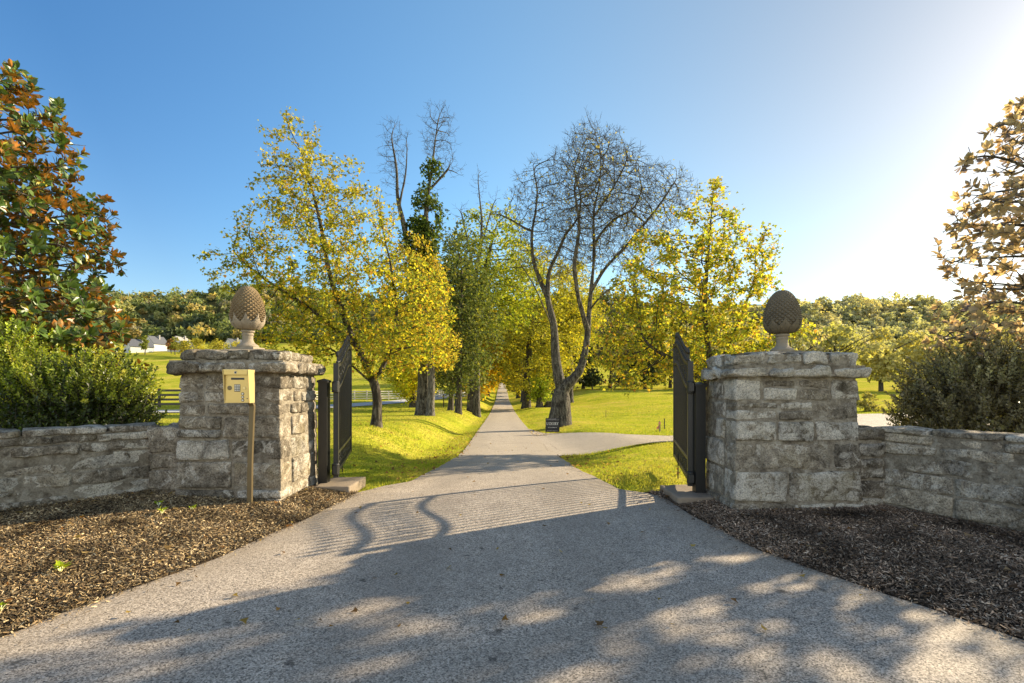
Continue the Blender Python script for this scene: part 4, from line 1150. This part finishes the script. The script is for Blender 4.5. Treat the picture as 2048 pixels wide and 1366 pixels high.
make_magnolia('backlit brown magnolia rising above the shrub behind the shaded wall', (9.8, 8.5, .1), 52,
    [[(0,0,0),(0,0,1.8),(-.1,0,3.6),(.1,0,6.2)]], [(-.15,0,3.9,1.95,1.95,1.5),(.65,0,5.5,1.7,1.7,1.3),(-.75,-.1,2.4,1.8,1.7,.95),(-1.75,0,2.0,1.0,.95,.5),(-.95,0,4.6,1.1,1.0,.7),(-1.15,0,5.45,.85,.85,.5,1.3),(-.6,0,6.0,.8,.8,.45,1.2)],
    5400, [(.42,.345,.20,4),(.48,.39,.23,3),(.54,.44,.27,2)], 'magnolia_veil_tint', .155)  # pale brown palette carries the glare veil

def make_shrub(label, loc, seed, ells, nshoot, pal, size, palt, group='clipped evergreen shrubs behind the walls'):
    rng = np.random.default_rng(seed); T = thing('evergreen_shrub', label, 'shrub', loc, 0, group)
    B_ = cloud(rng, ells, nshoot); c0 = np.mean([e[:3] for e in ells], 0)
    stems = MB(); C, A_, N_, col = [], [], [], []
    top = max(e[2]+e[5] for e in ells)
    n_ = len(B_)
    for q in range(14):
        e = B_[rng.integers(n_)]
        stems.tube([(rng.normal(0,.1), rng.normal(0,.1), 0), (e[0]*.4, e[1]*.4, e[2]*.5), tuple(e)], [.022, .015, .008], 4, cap=False)
    for b in B_:
        d = (b-c0)*np.array([.7,.7,.4]); d /= np.linalg.norm(d)+1e-9
        d = d*.55 + np.array([0,0,.75]) + rng.normal(0,.3,3); d /= np.linalg.norm(d)
        l = rng.uniform(.14,.30)*(1.35 if b[2] > top*.72 else 1)
        tip = b + d*l
        stems.tube([b-d*.12, b+d*l*.5, tip], [.005,.004,.002], 3, cap=False)
        e1 = np.cross(d,(.2,.3,.9)); e1 /= np.linalg.norm(e1)+1e-9; e2 = np.cross(d,e1)
        k = int(l/.017)
        for i in range(k):
            a = i*2.4; rd = e1*math.cos(a)+e2*math.sin(a); t = i/k
            C.append(b+d*l*(t*1.1-.1)); A_.append(rd*(1-.45*t)+d*(.35+.6*t)); N_.append(d+rng.normal(0,.25,3))
        col.append(np.repeat(pick(rng, palt if b[2] > top*.68 and rng.random() < .75 else pal, 1, .2), k, 0))  # upper shoots pick the lighter palette, sunlight put into the colour
    m = len(C); col = np.concatenate(col)*rng.uniform(.75,1.25,(m,1)); mb = MB()
    leaf_mesh(mb, rng, np.array(C), np.array(A_), np.array(N_), size*rng.uniform(.7,1.2,m), KITE, col)
    stems.build('stems', MAT['bark'], T); mb.build('foliage', MAT['shrub'], T)
    return T
SH = [(.06,.085,.016,3),(.095,.125,.022,2),(.035,.05,.012,2)]; SHT = [(.30,.34,.04,3),(.21,.26,.035,2),(.42,.40,.05,1)]  # shaded lower leaves and sunlit tops, both set by palette
make_shrub('rounded evergreen shrub with sunlight painted lime on its top shoots behind the curved wall', (-7.05, 8.2, -.32), 61,
    [(0,0,1.15,1.05,.9,1.0),(.35,0,1.6,.7,.7,.55),(-.45,0,1.65,.65,.7,.55),(.7,-.1,1.0,.45,.6,.7),(-.85,0,1.0,.5,.6,.7)], 2300, SH, .062, SHT)
make_shrub('yellow green shrub at the outer end of the curved wall', (-9.15, 8.7, -.1), 62,
    [(0,0,1.3,.9,.8,1.1),(.3,0,1.9,.6,.6,.6)], 1500, [(.36,.44,.045,3),(.22,.3,.035,2)], .065, SHT)
make_shrub('dense dark evergreen shrub in backlight behind the shaded wall', (7.9, 8.3, -.1), 63,
    [(0,0,1.15,1.35,.9,1.0),(-.8,0,1.1,.65,.7,.85),(.8,0,1.2,.7,.7,.9),(.2,0,1.7,.8,.7,.5)], 2600, [(.20,.175,.10,3),(.25,.215,.125,2)], .062, [(.26,.235,.12,3),(.42,.38,.2,2)])  # brown palettes paint a hazy veil over the evergreen leaves
make_shrub('dark evergreen shrub beyond the bush behind the shaded wall, at the foot of the magnolia', (10.2, 8.0, 0), 64,
    [(0,0,1.1,1.1,.9,1.0),(.3,0,1.5,.8,.7,.6)], 1500, [(.20,.175,.10,3),(.25,.215,.125,2)], .062, [(.26,.235,.12,3)])  # same veil painted in as brown leaf colour

# ---------------------------------------------------------------- small things
def weed(loc, s, label, seed):
    rng = np.random.default_rng(seed); T = thing('weed_sprout', label, 'weed', loc, 0, 'green sprouts in the mulch'); n = 11
    a = rng.uniform(0, 2*PI, n); A_ = np.stack([np.cos(a), np.sin(a), rng.uniform(.3,1.2,n)], 1); C = A_*s*.18 + rng.normal(0, s*.12, (n,3))*np.array([1,1,.3]) + np.array([0,0,s*.25])
    mb = MB(); leaf_mesh(mb, rng, C, A_, np.stack([0*a,0*a,1+0*a],1)+rng.normal(0,.3,(n,3)), s*rng.uniform(.35,.6,n), STAR, pick(rng, [(.35,.45,.03),(.42,.46,.03)], n))
    mb.build('leaves', MAT['leaf'], T)
    sm_ = MB()
    for c in C: sm_.tube([(0,0,-.01), tuple(c*.6), tuple(c)], .0025, 3, cap=False)
    sm_.build('stems', MAT['leaf'], T)
for k, (x, y, s, lab) in enumerate([(-3.46,3.83,.12,'largest bright green weed sprout alone in the sunlit mulch'),(-3.98,5.63,.09,'small weed sprout in mulch near the foot of the curved wall'),(-3.75,5.35,.11,'trailing weed sprout in mulch in front of the keypad pillar'),(-3.55,5.55,.07,'tiny weed sprout nearest the keypad post'),(-3.28,3.2,.09,'lime weed sprout at the drive edge in the near corner of the mulch')]):
    weed((x, y, float(bed_h_l(x, y))), s, lab, 70+k)
def ground_leaves(n, xs, ys, zf, pal, size, name, label):
    m = len(xs); C = np.stack([xs, ys, zf(xs, ys)+RNG.uniform(.008,.03,m)], 1)
    a = RNG.uniform(0, 2*PI, m); A_ = np.stack([np.cos(a), np.sin(a), RNG.normal(0,.25,m)], 1)
    mb = MB(); leaf_mesh(mb, RNG, C, A_, np.stack([RNG.normal(0,.35,m), RNG.normal(0,.35,m), np.ones(m)],1), size*RNG.uniform(.5,1.2,m), STAR, pick(RNG, pal, m, .35))
    return tag(mb.build(name, MAT['leaf'], None), label, 'leaf litter', kind='stuff')
x, y = bed_points(110, 'r'); x2, y2 = bed_points(150, 'l')
ground_leaves(0, x, y, bed_h_r, [(.24,.12,.05),(.32,.22,.12),(.16,.09,.05),(.38,.34,.28)], .07, 'fallen_leaves', 'scattered tan dead leaves on the dark shaded mulch')
ground_leaves(0, x2, y2, bed_h_l, [(.36,.17,.05),(.30,.20,.08),(.42,.30,.12)], .06, 'fallen_leaves', 'scattered orange dead leaves on the sunlit mulch')
n = 1300; yy = RNG.uniform(7.6, 26, n); sd_ = RNG.random(n) < .5
xx = np.where(sd_, xleft(yy) - RNG.exponential(1.1, n)+.12, xright(yy) + RNG.exponential(.9, n)-.12)
ok = ~((xx > 0) & (yy > 12) & (yy < 21))
ground_leaves(0, xx[ok], yy[ok], lambda a, b: H(a, b)+.03, [(.30,.17,.06),(.40,.28,.08),(.2,.12,.05)], .08, 'fallen_leaves', 'brown leaves lying along the lane edges on the grass')

def lawn_ok(x, y):
    l = x < xleft(y)-.03; r = x > xright(y)+.03
    n_, f_ = side_edges(x); sd = (x > .9) & (y > n_-.05) & (y < f_+.05)
    padl = (x > -2.8) & (x < -2.1) & (y < 7.8); padr = (x > 1.95) & (x < 2.6) & (y < 7.25)
    beds = (y < 7.0)
    pil = (np.abs(x) > 2.5) & (np.abs(x) < 4.6) & (y < 7.3)
    return (l | r) & ~sd & ~padl & ~padr & ~beds & ~pil
def blades(name, label, n, ymin, ymax, hgt, wid, pal, power=1.0, xlim=None):
    y = ymin + (ymax-ymin)*RNG.random(n)**power; w = np.minimum(y*1.05, 30.0)
    x = RNG.uniform(-1, 1, n)*w
    ok = lawn_ok(x, y)
    if xlim: ok &= (x > xlim[0]) & (x < xlim[1])
    x, y = x[ok], y[ok]; m = len(x)
    z = H(x, y)-.012 + nz2(x, y, .35, 0)*.05*(np.abs(x-xc(y)) > 1.7)
    a = RNG.uniform(0, 2*PI, m); h_ = hgt*RNG.uniform(.45, 1.15, m)*(1+.5*nz2(x, y, .7, 8)); ww = wid*RNG.uniform(.6, 1.3, m)
    ln = RNG.normal(0, .45, (m, 2))*h_[:, None]
    b = np.stack([x, y, z], 1); s = np.stack([np.cos(a)*ww, np.sin(a)*ww, 0*a], 1)/2
    mid = b + np.stack([ln[:,0]*.35, ln[:,1]*.35, h_*.6], 1); tip = b + np.stack([ln[:,0], ln[:,1], h_], 1)
    V = np.stack([b-s, b+s, mid+s*.8, mid-s*.8, tip], 1).reshape(-1, 3); i = np.arange(m)[:, None]*5
    t = np.clip(.5+.9*nz2(x, y, .55, 2)+.5*nz2(x, y, 2.2, 4), 0, 1)[:, None]
    col = pick(RNG, pal, m, .25); col = col*(1-t*.75) + np.array([.46,.38,.10])*RNG.uniform(.7,1.2,(m,1))*t*.75
    o = MB().add(V, [i+np.array([0,1,2,3]), i+np.array([3,2,4])], np.repeat(col, 5, 0)).build(name, MAT['grass'])
    return tag(o, label, 'grass', kind='stuff')
GP = [(.26,.33,.025,3),(.36,.38,.03,2),(.18,.25,.02,2),(.44,.40,.06,1)]
blades('lawn_grass', 'short yellow green grass just inside the gate', 110000, 7.0, 13, .052, .009, GP, 1.0, (-7, 6))
blades('lawn_grass', 'short mown grass on the banks beyond the gate', 150000, 13, 34, .058, .018, GP, 1.2)
blades('lawn_grass', 'mown grass further down the lane and over the bright lawn', 90000, 34, 75, .07, .04, GP, 1.3)

x = RNG.uniform(-4, 4, 240); y = 3 + 14*RNG.random(240)**1.4; ok = (x > xleft(y)) & (x < xright(y))
ground_leaves(0, x[ok], y[ok], lambda a, b: zr(b)+.012, [(.30,.17,.06),(.40,.28,.08),(.15,.09,.045)], .055, 'fallen_leaves', 'few brown leaves blown over the asphalt drive')
# sign
def make_sign():
    x, y = 1.80, 22.2; z = hz(x, y)
    T = thing('yard_sign', 'black square LUXURY yard sign standing in grass before the bare tree', 'sign', (x, y, z), math.radians(-3))
    b = MB(); b.box(-.31, .31, -.012, .012, .08, .69); b.build('board', MAT['sign'], T)
    for s in (-.29, .29):
        l = MB(); l.box(s-.012, s+.012, -.008, .008, -.1, .09); l.build('leg', MAT['dark'], T)
    t = MB(); yy0, yy1 = -.0165, -.0125
    def bar(x0, z0, x1, z1, w):
        d = np.array([x1-x0, z1-z0]); d /= np.linalg.norm(d); p = np.array([-d[1], d[0]])*w/2
        q = [(x0+p[0], z0+p[1]), (x0-p[0], z0-p[1]), (x1-p[0], z1-p[1]), (x1+p[0], z1+p[1])]
        V = [(a, yy0, c) for a, c in q] + [(a, yy1, c) for a, c in q]
        t.add(V, np.array([(0,1,2,3),(7,6,5,4),(0,4,5,1),(1,5,6,2),(2,6,7,3),(3,7,4,0)]))
    z0, z1, cw = .395, .505, .078
    K, k = .019, .010
    def serif(x, z): bar(x-.017, z, x+.017, z, .008)
    def letter(ch, x):
        w = cw*.82
        if ch == 'L': bar(x+.015,z0,x+.015,z1,K); bar(x,z0+.005,x+w*.85,z0+.005,k); bar(x+w*.85,z0,x+w*.85,z0+.03,k); serif(x+.015,z1)
        if ch == 'U':
            bar(x+.015,z0+.03,x+.015,z1,K); bar(x+w,z0+.03,x+w,z1,k); serif(x+.015,z1); serif(x+w,z1)
            pts = [(x+.015+ (w-.015)*(1-math.cos(a))/2, z0+.032-.03*math.sin(a)) for a in np.linspace(0,PI,8)]
            for p_, q_ in zip(pts, pts[1:]): bar(*p_, *q_, .013)
        if ch == 'X': bar(x,z1,x+w,z0,K); bar(x,z0,x+w,z1,k); serif(x,z0); serif(x+w,z0); serif(x,z1); serif(x+w,z1)
        if ch == 'R':
            bar(x+.013,z0,x+.013,z1,K); serif(x+.013,z0); serif(x+.013,z1)
            zc = (z0+z1)/2+.025; pts = [(x+.013+.045*math.sin(a), zc+.028*math.cos(a)) for a in np.linspace(0,PI,8)]
            for p_, q_ in zip(pts, pts[1:]): bar(*p_, *q_, .013)
            bar(x+.03,zc-.028,x+w,z0,K); serif(x+w,z0)
        if ch == 'Y': zc = (z0+z1)/2-.005; bar(x,z1,x+w/2,zc,K); bar(x+w,z1,x+w/2,zc,k); bar(x+w/2,zc,x+w/2,z0,K); serif(x+w/2,z0); serif(x,z1); serif(x+w,z1)
    for i, ch in enumerate('LUXURY'): letter(ch, -.265+i*.091)
    t.build('lettering', MAT['sign_white'], T)
    t = MB(); random.seed(3)
    def line(x0, x1, z, h_):      # lines too small to read in the photo: rows of short strokes
        x = x0
        while x < x1:
            w = random.uniform(.008, .017)
            bar(x, z-h_/2, x, z+h_/2, w*.45); bar(x, z+random.choice([-1,0,1])*h_*.4, x+w, z, h_*.25); x += w+.007+(.012 if random.random() < .18 else 0)
    for a_ in ((-.17,.16,.655,.018),(-.27,.27,.615,.016),(-.27,.27,.352,.006),(-.19,.19,.275,.032),(-.23,.23,.135,.014)):
        t = MB(); line(*a_); t.build('small_print', MAT['sign_white'], T)
make_sign()
def stake(x, y, h_, mat, label, flag=False, r=.022):
    T = thing('survey_stake', label, 'stake', (x, y, hz(x, y)))
    m = MB(); m.box(-r, r, -r*.6, r*.6, -.1, h_); m.add([(-r,-r*.6,h_),(r,-r*.6,h_),(r,r*.6,h_),(-r,r*.6,h_),(0,0,h_+.04)], np.array([[0,1,4],[1,2,4],[2,3,4],[3,0,4]]))
    m.build('shaft', MAT[mat], T)
    if flag:
        f = MB(); f.box(-r-.004, r+.004, -r*.6-.004, r*.6+.004, h_-.09, h_+.0); f.add([(-r,-.02,h_-.1),(-.13,-.03,h_-.22),(-.10,.02,h_-.3),(-r,.01,h_-.24)], np.array([[0,1,2,3]])); f.build('ribbon', MAT['orange'], T)
stake(5.55, 18.8, .36, 'wood', 'short wooden stake tied with pink ribbon in the bright lawn', True, .03)
stake(6.4, 21.0, .42, 'plank_dark', 'thin dark stake standing alone in the bright lawn', False, .018)
stake(6.2, 33, .55, 'plank_dark', 'faint thin rod far out in the bright lawn', False, .014)
stake(-6.9, 50.5, 1.3, 'plank_dark', 'thin dark stake leaning beside the left avenue trunks', False, .05)

# fences
def fence(name, label, pts, hgt, rails, mat, step, pw, rh):
    P = np.array(pts, float); s = np.concatenate([[0], np.cumsum(np.linalg.norm(np.diff(P, axis=0), axis=1))])
    n = int(s[-1]/step)+1; q = np.linspace(0, s[-1], n); X = np.interp(q, s, P[:,0]); Y = np.interp(q, s, P[:,1]); Z = H(X, Y)
    T = thing(name, label, 'board fence', (X[0], Y[0], Z[0])); o0 = np.array([X[0], Y[0], Z[0]])
    pm = None
    for i in range(n):
        if pm is None:
            m = MB(); m.box(-pw/2, pw/2, -pw/2, pw/2, -.3, hgt+.06); ob = m.build('post', MAT[mat], T); pm = ob.data
        else:
            ob = bpy.data.objects.new('post', pm); link(ob, T)
        ob.location = (X[i]-o0[0], Y[i]-o0[1], Z[i]-o0[2])
    for r in range(rails):
        m = MB(); zz = hgt*(r+.75)/rails
        for i in range(n-1):
            a = np.array([X[i], Y[i], Z[i]])-o0; b = np.array([X[i+1], Y[i+1], Z[i+1]])-o0
            d = b-a; d /= np.linalg.norm(d[:2]); p = np.array([-d[1], d[0], 0])*.02; off = np.array([d[1], -d[0], 0])*(pw/2+.022)
            V = []
            for e in (a, b):
                for (sg, dz) in ((-1,-rh/2),(1,-rh/2),(1,rh/2),(-1,rh/2)): V.append(e+off+p*sg+np.array([0,0,zz+dz]))
            m.add(V, np.array([(0,1,5,4),(1,2,6,5),(2,3,7,6),(3,0,4,7),(0,3,2,1),(4,5,6,7)]))
        m.build('rail', MAT[mat], T)
    return T
fence('board_fence', 'dark weathered four board fence in front of the far houses', [(-46, 34), (-30, 33.5), (-22, 35)], 1.25, 4, 'plank_dark', 2.4, .13, .15)
fence('board_fence', 'long white four board fence across the left field', [(-27, 60), (-24, 66), (-18, 69), (-13.2, 76), (-12.3, 90)], 1.25, 4, 'plank_white', 1.6, .12, .13)

# --------------------------------------------------------------- far background
def house(name, label, x, y, w, d, hw, hr, rz, roofm, gables=()):
    z = hz(x, y)-.5; T = thing(name, label, 'house', (x, y, z), rz, 'white houses at the foot of the hill')
    T.scale = (.74, .74, .74)
    b = MB(); b.box(-w/2, w/2, -d/2, d/2, 0, hw)
    b.add([(-w/2,-d/2,hw),(w/2,-d/2,hw),(0,-d/2,hw+hr)], np.array([[0,1,2]])); b.add([(-w/2,d/2,hw),(w/2,d/2,hw),(0,d/2,hw+hr)], np.array([[1,0,2]]))
    b.build('wall', MAT['house_white'], T)
    r = MB(); e, oh = .35, .4
    for s in (-1, 1):
        n_ = np.array([s*hr, 0, w/2]); n_ = n_/np.linalg.norm(n_)*.18
        a = [(s*(w/2+e), -d/2-oh, hw-hr*e/(w/2)), (s*(w/2+e), d/2+oh, hw-hr*e/(w/2)), (0, d/2+oh, hw+hr), (0, -d/2-oh, hw+hr)]
        V = [np.array(p) for p in a]+[np.array(p)+n_ for p in a]
        r.add(V, np.array([(0,1,2,3),(7,6,5,4),(0,4,5,1),(1,5,6,2),(2,6,7,3),(3,7,4,0)]))
    r.build('roof', MAT[roofm], T)
    for (wx, wz, ww, wh) in gables:
        g = MB(); g.box(wx-ww/2, wx+ww/2, -d/2-.06, -d/2-.02, wz, wz+wh); fr = g.build('window', MAT['window'], T)
        f = MB(); t_ = .12
        f.box(wx-ww/2-t_, wx+ww/2+t_, -d/2-.09, -d/2-.03, wz-t_, wz-.002); f.box(wx-ww/2-t_, wx+ww/2+t_, -d/2-.09, -d/2-.03, wz+wh+.002, wz+wh+t_)
        f.box(wx-.04, wx+.04, -d/2-.10, -d/2-.065, wz, wz+wh)
        f.build('frame', MAT['house_white'], fr)
    ch = MB(); ch.box(w*.18-.4, w*.18+.4, d*.1-.4, d*.1+.4, hw+hr*.3, hw+hr+.9); ch.build('chimney', MAT['roof_pale'], T)
    return T
hs = [(-153,205,8,11,3.8,4.0,-.55,'roof','nearest gabled white house with dark roof half hidden by the lime shrub',[(-1.6,1,1.1,1.5),(1.6,1,1.1,1.5),(0,4.3,1,1.2)]),
      (-147,222,9,12,5,4.2,.1,'roof_pale','white house with pale roof in the middle of the row',[(-2,1.2,1.2,1.6),(2,1.2,1.2,1.6)]),
      (-138,212,6,8,3.2,3.6,.0,'roof','small white gabled house at the open end of the row',[(0,1,1.3,1.6)]),
      (-161,226,8,10,5,4.6,-.2,'roof','tall white gabled house at the back of the row',[(0,5,1,1.4)]),
      (-131,236,9,9,4,4,-.4,'roof','distant grey roofed house behind the yellow thicket',[(0,3,1,1.2)])]
for (x, y, w, d, hw, hr, rz, rm, lab, win) in hs: house('white_house', lab, x, y, w, d, hw, hr, rz, rm, win)

def crown_mesh(mb, rng, c, r, n, size, pal, flat=.85, holes=.25):
    d = rng.normal(size=(n, 3)); d /= np.linalg.norm(d, axis=1, keepdims=True)
    d[:, 2] = np.abs(d[:, 2])*1.1-.25
    k = np.array([noise.noise(Vector(q*2.1+c*.37)) for q in d])
    rr = r*(.78+.42*k)*rng.uniform(.72, 1.03, n)
    C = c + d*rr[:, None]*np.array([1, 1, flat])
    A_ = rng.normal(0, .6, (n, 3)) + np.array([0, 0, -.3]); N_ = d + rng.normal(0, .45, (n, 3))
    leaf_mesh(mb, rng, C, A_, N_, size*rng.uniform(.6, 1.3, n), STAR, pick(rng, pal, n, .25)*rng.uniform(.8,1.15))
HP = [[(.10,.12,.035),(.075,.09,.03)],[(.14,.155,.05),(.10,.115,.04)],[(.20,.19,.06),(.15,.15,.05)],[(.26,.20,.06),(.2,.16,.05)],[(.055,.07,.03),(.045,.055,.025)],[(.30,.20,.04),(.26,.22,.05)],[(.17,.15,.085),(.14,.125,.07)]]
def hill_forest(name, label, xr_, n, seed, pals, bright=1.0, pale=0.0):
    rng = np.random.default_rng(seed); mb = MB()
    for _ in range(n):
        y = rng.uniform(360, 600); x = rng.uniform(xr_[0], xr_[1])*y
        z = float(np.interp(y, gy, np.arange(len(gy))))
        j = int(z); f = z-j; jx = np.interp(x, gx, np.arange(len(gx))); i = int(jx); fx = jx-i
        if i >= len(gx)-1: continue
        zz = (GZ[j,i]*(1-f)+GZ[j+1,i]*f)*(1-fx)+(GZ[j,i+1]*(1-f)+GZ[j+1,i+1]*f)*fx
        r = rng.choice([3.6, 5.5, 7.5, 9.5], p=[.25,.35,.28,.12])*rng.uniform(.85,1.15)
        crown_mesh(mb, rng, np.array([x, y, zz+r*.75]), r, 85, 3.0, [tuple((np.array(q)*bright+(.0,.0,.02))*(1-pale)+np.array([.52,.47,.30])*pale) for q in HP[rng.choice(len(HP), p=pals)]], rng.uniform(.75, 1.6))  # distance hazing painted into the leaves: blue offset and pale mix
    o = mb.build(name, MAT['leaf_dull']); return tag(o, label, 'forest', kind='stuff')
hill_forest('hill_forest', 'mixed autumn woodland covering the left hillside', (-1.05, -.32), 800, 81, [.2,.26,.17,.09,.15,.05,.08], 1.9)
hill_forest('hill_forest', 'hazy tinted golden woodland on the right skyline', (.3, 1.05), 900, 82, [.1,.2,.25,.2,.05,.08,.12], 2.6, .65)
hill_forest('hill_forest', 'distant woodland closing the end of the avenue', (-.33, .31), 260, 83, [.2,.25,.2,.1,.15,.02,.08], 1.2)

# individual trees at the edges of the fields
def edge_tree(name, label, cat, x, y, r, hgt, pal, seed, n=900, size=.8, group=None, trunk=.3, thin=1.0):
    rng = np.random.default_rng(seed); T = thing(name, label, cat, at(x, y, -.3), 0, group)
    t = MB(); P_ = [(0,0,0),(rng.normal(0,.2),0,hgt*.3),(rng.normal(0,.4),0,hgt*.62)]; t.tube(P_, [trunk*1.3, trunk, trunk*.4], 8, cap=False)
    for k in range(6):
        a = rng.uniform(0, 2*PI); b = hgt*rng.uniform(.25,.55); t.tube([(0,0,b),(math.cos(a)*r*.4,math.sin(a)*r*.4,b+hgt*.12),(math.cos(a)*r*.8,math.sin(a)*r*.8,b+hgt*.22)], [trunk*.45,trunk*.3,trunk*.12], 5, cap=False)
    t.build('trunk', MAT['bark'], T, smooth=True)
    mb = MB(); nl = 9
    for k in range(nl):
        a = rng.uniform(0, 2*PI); q = rng.uniform(0, .62)*r; zc = hgt*rng.uniform(.28, .82)
        if k == 0: q, zc = 0, hgt*.86
        lr = r*rng.uniform(.34, .58)*(1.15 - .5*abs(zc/hgt-.5))
        crown_mesh(mb, rng, np.array([math.cos(a)*q*thin, math.sin(a)*q, zc-lr*.25]), lr, n//nl, size, pal, .9)
    mb.build('crown', MAT['leaf_dull'], T)
    return T
G2 = [(.28,.30,.07),(.37,.37,.08),(.19,.21,.06)]; Y2 = [(.56,.46,.08),(.48,.42,.09),(.38,.34,.08)]; D2 = [(.075,.09,.035),(.11,.125,.045),(.05,.062,.028)]; B2 = [(.21,.18,.10),(.27,.23,.12),(.15,.135,.08)]
wood_edge = [(8,98,5.5,15,G2,'green tree at the lawn edge just right of the bare trunk'),(13.5,95,5,13,D2,'dark tree at the lawn edge seen through the bare fork'),(19,97,5.5,15,B2,'brownish bare twigged tree at the middle of the lawn edge'),
    (25,94,5.5,12,D2,'dark thicket tree at the lawn edge under the golden maple'),(31,98,6,15,Y2,'yellow tree at the lawn edge behind the golden maple'),(37,95,5.5,13,G2,'green tree at the lawn edge behind the open gate'),
    (43,97,6,13.5,Y2,'golden tree at the lawn edge behind the shaded finial'),(49,88,6,13.2,G2,'tall green tree past the shaded finial'),(56,86,6.5,13,G2,'round green tree right of the finial, darker than its neighbour'),
    (62,84,6,11.5,Y2,'yellowing tree before the right skyline wood'),(69,86,6.5,11,Y2,'low golden tree nearest the backlit shrub'),(77,88,7,11.5,G2,'hazy tinted green tree behind the backlit shrub'),(86,88,7,12,Y2,'hazy tinted golden tree behind the backlit magnolia'),
    (30,112,7,19,G2,'taller green tree in the second row behind the lawn edge'),(17,112,7,20,Y2,'taller golden tree in the second row behind the bare tree'),(6,118,7,19,G2,'tall green tree behind the avenue on the right')]
for k, (x, y, r, h_, p_, lab) in enumerate(wood_edge): edge_tree('woodland_tree', lab, 'tree', x, y, r, h_, [tuple(np.array(q)*.5+np.array([.29,.255,.13])) for q in p_] if x > 40 else p_, 200+k, 1300, .72, 'trees along the far lawn edge')  # far right trees get hazy paleness mixed into their palette
for k, x in enumerate((9.5, 15, 20.5, 26, 32, 38)):
    edge_tree('thicket_bush', ['brambly dark bush beside the bare trunk','bush of grey twigs below the dark tree','wide dark bush in the shade of the wood','dark bush below the low maple boughs','brown bush beneath the yellow tree','dark bush seen past the open gate leaf'][k], 'bush', x, 91.5+(k%2)*1.2, 3.6, 4.6, D2 if k % 2 else B2, 240+k, 700, .55, 'bushes in the wood edge shade', .12)
edge_tree('golden_bush', 'small straw coloured bush alone on the lawn between pillar and shrub', 'bush', 26.0, 36.5, 1.1, 1.75, [(.34,.30,.10),(.30,.26,.08)], 250, 500, .2, None, .05)
for k, (x, y, r, h_, p_, lab) in enumerate([(-128,190,3.0,7.5,[(.20,.20,.04),(.26,.25,.05)],'slim green tree planted before the white houses'),(-133.5,196,2.4,6.5,[(.34,.16,.06),(.28,.13,.05)],'small russet tree planted before the white houses'),(-139.5,190,2.2,8.5,[(.24,.26,.05),(.18,.2,.04)],'columnar green tree between the white houses'),
    (-122,186,3.6,6.5,Y2,'yellow bush tree at the left of the meadow thicket'),(-115,182,5,7.5,[(.42,.36,.05),(.36,.33,.05)],'broad golden thicket tree under the hill'),(-106,180,5.5,7,[(.40,.34,.05),(.34,.3,.05)],'golden thicket tree behind the keypad pillar finial'),(-97,176,5,6.5,Y2,'low yellow thicket tree seen between finial and maple'),(-88,172,5,7,G2,'green thicket tree behind the near maple')]):
    edge_tree('meadow_tree', lab, 'tree', x, y, r, h_, p_, 260+k, 700, .62, 'small trees under the left hill', .15)

# ------------------------------------------------------------- camera and light
cam = bpy.data.cameras.new('camera'); co = bpy.data.objects.new('camera', cam); link(co)
co.location = (0, 0, 1.5); co.rotation_euler = (PI/2, 0, 0)
cam.sensor_width = 36; cam.lens = 1000/2048*36; cam.shift_y = 85/2048; cam.clip_end = 4000; cam.clip_start = .05
sc.camera = co
sl = bpy.data.lights.new('sun', 'SUN'); so = bpy.data.objects.new('sun', sl); link(so)
sl.energy = 5.0; sl.angle = math.radians(.55); sl.color = (2.5, 2.08, 1.45)
sd = Vector((math.sin(SUN_AZ)*math.cos(SUN_EL), math.cos(SUN_AZ)*math.cos(SUN_EL), math.sin(SUN_EL)))
so.rotation_euler = sd.to_track_quat('Z', 'Y').to_euler(); so.location = sd*60
w = bpy.data.worlds.new('World'); sc.world = w; w.use_nodes = True
g = NT(w.node_tree); bg = w.node_tree.nodes['Background']
sky = g.n('ShaderNodeTexSky', sky_type='NISHITA', sun_disc=False, sun_elevation=SUN_EL, sun_rotation=SUN_AZ, air_density=1.0, dust_density=1.0, ozone_density=1.0)
dirv = g.n('ShaderNodeTexCoord').outputs['Generated']
dot = g.math('MAXIMUM', g.n('ShaderNodeVectorMath', {0: dirv, 1: tuple(sd)}, operation='DOT_PRODUCT').outputs['Value'], 0.0)
sat = g.math('SUBTRACT', 1.36, g.math('MULTIPLY', dot, .66))
val = g.math('SUBTRACT', 1.42, g.math('MULTIPLY', g.math('POWER', dot, 2.8), .84))
graded = g.n('ShaderNodeHueSaturation', {'Saturation': sat, 'Value': val, 'Color': sky.outputs[0]}).outputs[0]
# added glow in the sky behind the camera, lifts the shaded faces
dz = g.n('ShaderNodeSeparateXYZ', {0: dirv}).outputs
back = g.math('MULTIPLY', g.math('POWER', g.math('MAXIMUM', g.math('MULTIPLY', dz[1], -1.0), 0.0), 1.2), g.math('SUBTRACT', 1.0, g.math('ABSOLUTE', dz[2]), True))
back_fill = g.mix(back, (0, 0, 0), (11.5, 9.8, 7.4))
bl = g.math('MULTIPLY', g.math('MULTIPLY', dot, g.math('SUBTRACT', 1.0, dot)), 4.0, True)
graded = g.mix(1.0, graded, g.mix(bl, (1.0, 1.03, 1.09), (.87, 1.2, 1.3)), 'MULTIPLY')
tot = g.mix(1.0, graded, back_fill, 'ADD')
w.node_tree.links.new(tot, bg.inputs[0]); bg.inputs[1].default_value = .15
sc.view_settings.view_transform = 'Standard'; sc.view_settings.look = 'None'; sc.view_settings.exposure = 0; sc.view_settings.gamma = 1
cy = sc.cycles
cy.use_denoising = True; cy.max_bounces = 6; cy.diffuse_bounces = 3; cy.glossy_bounces = 2; cy.transmission_bounces = 4; cy.transparent_max_bounces = 4
cy.sample_clamp_indirect = 6; cy.caustics_reflective = False; cy.caustics_refractive = False
